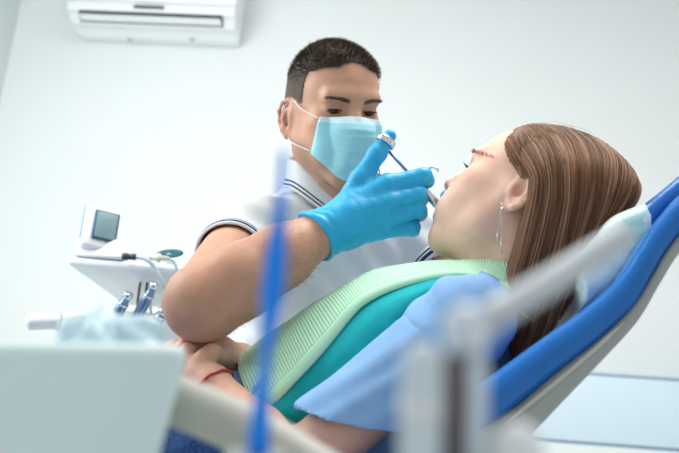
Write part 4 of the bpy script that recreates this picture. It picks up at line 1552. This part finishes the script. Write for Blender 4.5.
toc = -CF * .8 + tn * .2
toc /= np.linalg.norm(toc)
for j in range(14):
    q = (j + 1) / 14
    rows.append(Z_ * (1 - q) + A_ * q + tn * (.012 * math.sin(q * math.pi))) if j < 13 else rows.append(A_)
    ribs.append(tt * 0 + q)
for j in range(1, nc + 1):
    q = j / nc
    rows.append(A_ * (1 - q) + B_ * q + (tn * .7 - CF * .25) * (.017 * math.sin(q * math.pi)))
G = np.array(rows)
# ribs run across the sheet: lines parallel to the neck edge
arc = np.r_[0, np.cumsum(np.linalg.norm(np.diff(A_, axis=0), axis=1))]


def resample(G, n):
    a = np.linspace(0, G.shape[1] - 1, n)
    i = np.minimum(a.astype(int), G.shape[1] - 2)
    f = (a - i)[None, :, None]
    return G[:, i] * (1 - f) + G[:, i + 1] * f


G = resample(G, 420)
s_arc = np.interp(np.linspace(0, 89, 420), np.arange(90), arc)
cr_ = np.r_[0, np.cumsum(np.linalg.norm(np.diff(G[:, 200], axis=0), axis=1))]
fold = (np.sin(s_arc * 38 + 1.0) * .0022 + np.sin(s_arc * 71) * .001)[None, :, None] * np.sin(np.linspace(0, np.pi, len(G)))[:, None, None]
G = G + tn * fold
wend = ss(np.linspace(0, 1, 420), .03, .16)[None, :, None]
G = G * (1 - wend) + wend * np.array([[clear(p, tn, .004) for p in row] for row in G])
so = grid_mesh('bib_sheet', G, M['bib'], bib, thick=.0012)
rb = .5 + .5 * np.sin(s_arc * 2 * np.pi / .0044)
attr_f(so, 'rib', np.repeat(rb[None], len(G), 0).ravel())
hemG = np.array([B_ * (1 - q) + D_ * q - CF * (.003 * math.sin(q * math.pi)) for q in np.linspace(0, 1, 6)])
wend = ss(np.linspace(0, 1, 90), .03, .16)[None, :, None]
hemG = hemG * (1 - wend) + wend * np.array([[clear(p, toc, .005) for p in row] for row in hemG])
hs = grid_mesh('bib_hem', hemG, M['bib'], bib, thick=.0014)
attr_f(hs, 'rib', np.full(6 * 90, .35))
tg = []
for q in np.linspace(0, 1, 20):
    tg.append((B_ * .4 + D_ * .6 + CF * .004) * (1 - q) + E_ * q - CF * (.010 * math.sin(q * math.pi)) + tn * (.003 * np.sin(np.linspace(0, 14, 90) + 3 * q) * q)[:, None])
tg = np.array(tg)
off = np.array([[(clear(p, toc, .006) - p) @ toc for p in row] for row in tg])
pad_ = lambda a: np.pad(a, 1, 'edge')
nb9 = lambda a: [pad_(a)[i:i + a.shape[0], j:j + a.shape[1]] for i in range(3) for j in range(3)]
for _ in range(4):
    off = np.max(nb9(off), 0)
for _ in range(6):
    off = np.mean(nb9(off), 0)
off = off * ss(np.linspace(0, 1, 20), .0, .35)[:, None]
tg = tg + toc * off[..., None]
grid_mesh('teal_backing', tg, M['teal_cloth'], bib, thick=.001)
tube('bib_cord', spline([P(506, 288, 1.203), P(512, 300, 1.19), P(520, 311, 1.187), P(530, 318, 1.20), P(545, 312, 1.30)], 24), .0014, M['cord'], bib, 8)

# ================================================================== blurred foreground
# pale cart at lower left
q0 = P(192, 341, .5)
ql = P(0, 338, .49)
qL = q0 + (ql - q0) * ((-.50 - q0[0]) / (ql[0] - q0[0]))
zt2 = q0[2]
cart = thing('dental_cart', 'pale teal plastic cart housing close to the camera at lower left', 'cart', (-.35, .6, 0))
topz = zt2
hexa('housing', [(-.50, .50, .0), (-.225, .515, .0), (-.26, .70, 0), (-.50, .70, 0),
                 tuple(qL), (q0[0], q0[1], topz), (-.182, .71, topz), (-.50, .71, qL[2])], M['cart'], cart, .010, 4)
a0, a1 = P(150, 374, .58), P(340, 488, .50)
tube('swing_arm', spline([a0 + np.array([-.03, .01, .0]), a0 * .5 + a1 * .5, a1], 20), .0150, M['beige'], cart, 24)
lathe('arm_end', a1, a1 + (a1 - a0), [(0, .0150), (.012, .0145), (.02, .011), (.024, .004)], M['shell'], cart, 24)
hc = P(257, 486, .362)
tube('stick_holder', [hc, P(262, 472, .52)], .006, M['shell'], cart, 12)
lathe('holder_cup', hc - CU * .010, hc + CU, [(0, .010), (.001, .0125), (.022, .0125), (.022, .010)], M['shell'], cart, 20)
# crumpled film on the cart
S = Sdf(.004)
bz = topz
for px, py, r, d in ((72, 332, .006, .62), (90, 325, .008, .62), (104, 322, .008, .63), (122, 331, .006, .62), (140, 330, .006, .62), (156, 333, .005, .62), (100, 331, .008, .60)):
    c = P(px, py, d)
    S.rc((c[0], c[1], topz + .004), c, .014, r, .010)
S.cut((0, 0, topz + .0005), (0, 0, -1))
film, _, _ = S.build('plastic_film', M['bag'], None, 1, lambda V, N: vnoise(V, 170, 31) * .004 * ss(V[:, 2], topz, topz + .012) + np.abs(vnoise(V, 90, 33)) * .004 * ss(V[:, 2], topz, topz + .012))
tag(film, 'crumpled pale blue plastic film lying on top of the teal cart', 'plastic film')
# blue stick
pp = spline([P(284, 152, .36), P(281, 200, .36), P(276, 255, .36), P(270, 315, .36), P(263, 385, .36), P(258, 450, .36), P(256.5, 492, .362)], 60)
t_ = np.linspace(0, 1, 60)
wd = np.interp(t_, [0, .08, .3, .45, .6, .8, 1], [.0006, .0019, .0042, .0058, .0038, .0050, .0050])
stk = tube('plastic_stick', pp, wd, M['blue_stick'], None, 16, flat=.0016, twist=np.interp(t_, [0, .35, .6, .8, 1], [1.3, .3, 1.0, .35, .3]))
tag(stk, 'slender bright blue plastic stick standing upright close to the camera', 'plastic stick')
# instrument holder stand with three pale handles
hs0 = P(440, 500, .28)
stand = thing('instrument_stand', 'grey stand holding upright suction handles close to the camera', 'instrument stand', (hs0[0] + .03, hs0[1] + .02, 0))
hb0, hb1 = P(395, 498, .28), P(545, 498, .28)
hb0[2] = hb1[2] = hs0[2]
tube('holder_bar', [hb0, hb1], .007, M['shell'], stand, 20)
mid = (hb0 + hb1) / 2
tube('pole', [(mid[0], mid[1], .03), (mid[0], mid[1], mid[2] - .005)], .012, M['shell'], stand, 20)
lathe('foot', (mid[0], mid[1], 0), (mid[0], mid[1], 1), [(0, .12), (.015, .12), (.028, .09), (.035, .014)], M['shell'], stand, 32)
# handle 1: pale cylinder
b0, b1 = P(419, 492, .28), P(423, 343, .28)
L = np.linalg.norm(b1 - b0)
h1 = thing('suction_handle', 'pale white suction handle, leftmost of the blurred upright handles', 'suction handle', b0, 'suction handles in the stand')
lathe('grip', b0, b1, [(0, 0.0054), (.002, 0.0065), (L - .012, 0.0065), (L - .004, 0.0058), (L, 0.0034)], M['post'], h1, 24)
lathe('collar', b0 + (b1 - b0) * .5, b1, [(0, 0.0067), (.006, 0.0067)], M['white'], h1, 24)
b0, b1 = P(459, 492, .29), P(462, 352, .29)
L = np.linalg.norm(b1 - b0)
h2 = thing('suction_handle', 'brown grey suction handle with round white top and long grey tube', 'suction handle', b0, 'suction handles in the stand')
lathe('grip', b0, b1, [(0, 0.0061), (.002, 0.0071), (L - .004, 0.0071), (L, 0.0054)], M['post_dark'], h2, 24)
kb = P(466, 328, .292)
S = Sdf(.0016)
S.ell(kb, (.0076, .0076, .0076), k=.005)
S.rc(kb, b1, .0046, .0046, .005)
S.build('round_top', M['post'], h2, 1)
tube('grey_tube', spline([kb + CR * .004, P(498, 312, .30), P(545, 285, .34), P(595, 252, .40), P(622, 235, .44)], 40), np.linspace(.0050, .0060, 40), M['tube'], h2, 20)
b0, b1 = P(476, 492, .282), P(478, 350, .282)
L = np.linalg.norm(b1 - b0)
h3 = thing('suction_handle', 'slim pale grey suction handle directly right of the brown grey handle', 'suction handle', b0, 'suction handles in the stand')
lathe('grip', b0, b1, [(0, 0.0020), (.002, 0.0029), (L - .006, 0.0029), (L, 0.0014)], M['post'], h3, 20)
lathe('tip', b1 - (b1 - b0) / L * .001, b1 + (b1 - b0), [(0, 0.0020), (.004, 0.0019), (.008, 0.0007)], M['white'], h3, 16)
b0, b1 = P(520, 495, .28), P(517, 447, .28)
L = np.linalg.norm(b1 - b0)
h4 = thing('suction_handle', 'short white suction handle, rightmost of the blurred upright handles', 'suction handle', b0, 'suction handles in the stand')
lathe('grip', b0, b1, [(0, 0.0041), (L * .5, 0.0048), (L * .6, 0.0078), (L - .004, 0.0085), (L + .003, 0.0075), (L + .007, 0.0034)], M['white'], h4, 24)
lathe('collar', b0 + (b1 - b0) * .48, b1, [(0, 0.0058), (.003, 0.0058)], M['post'], h4, 20)
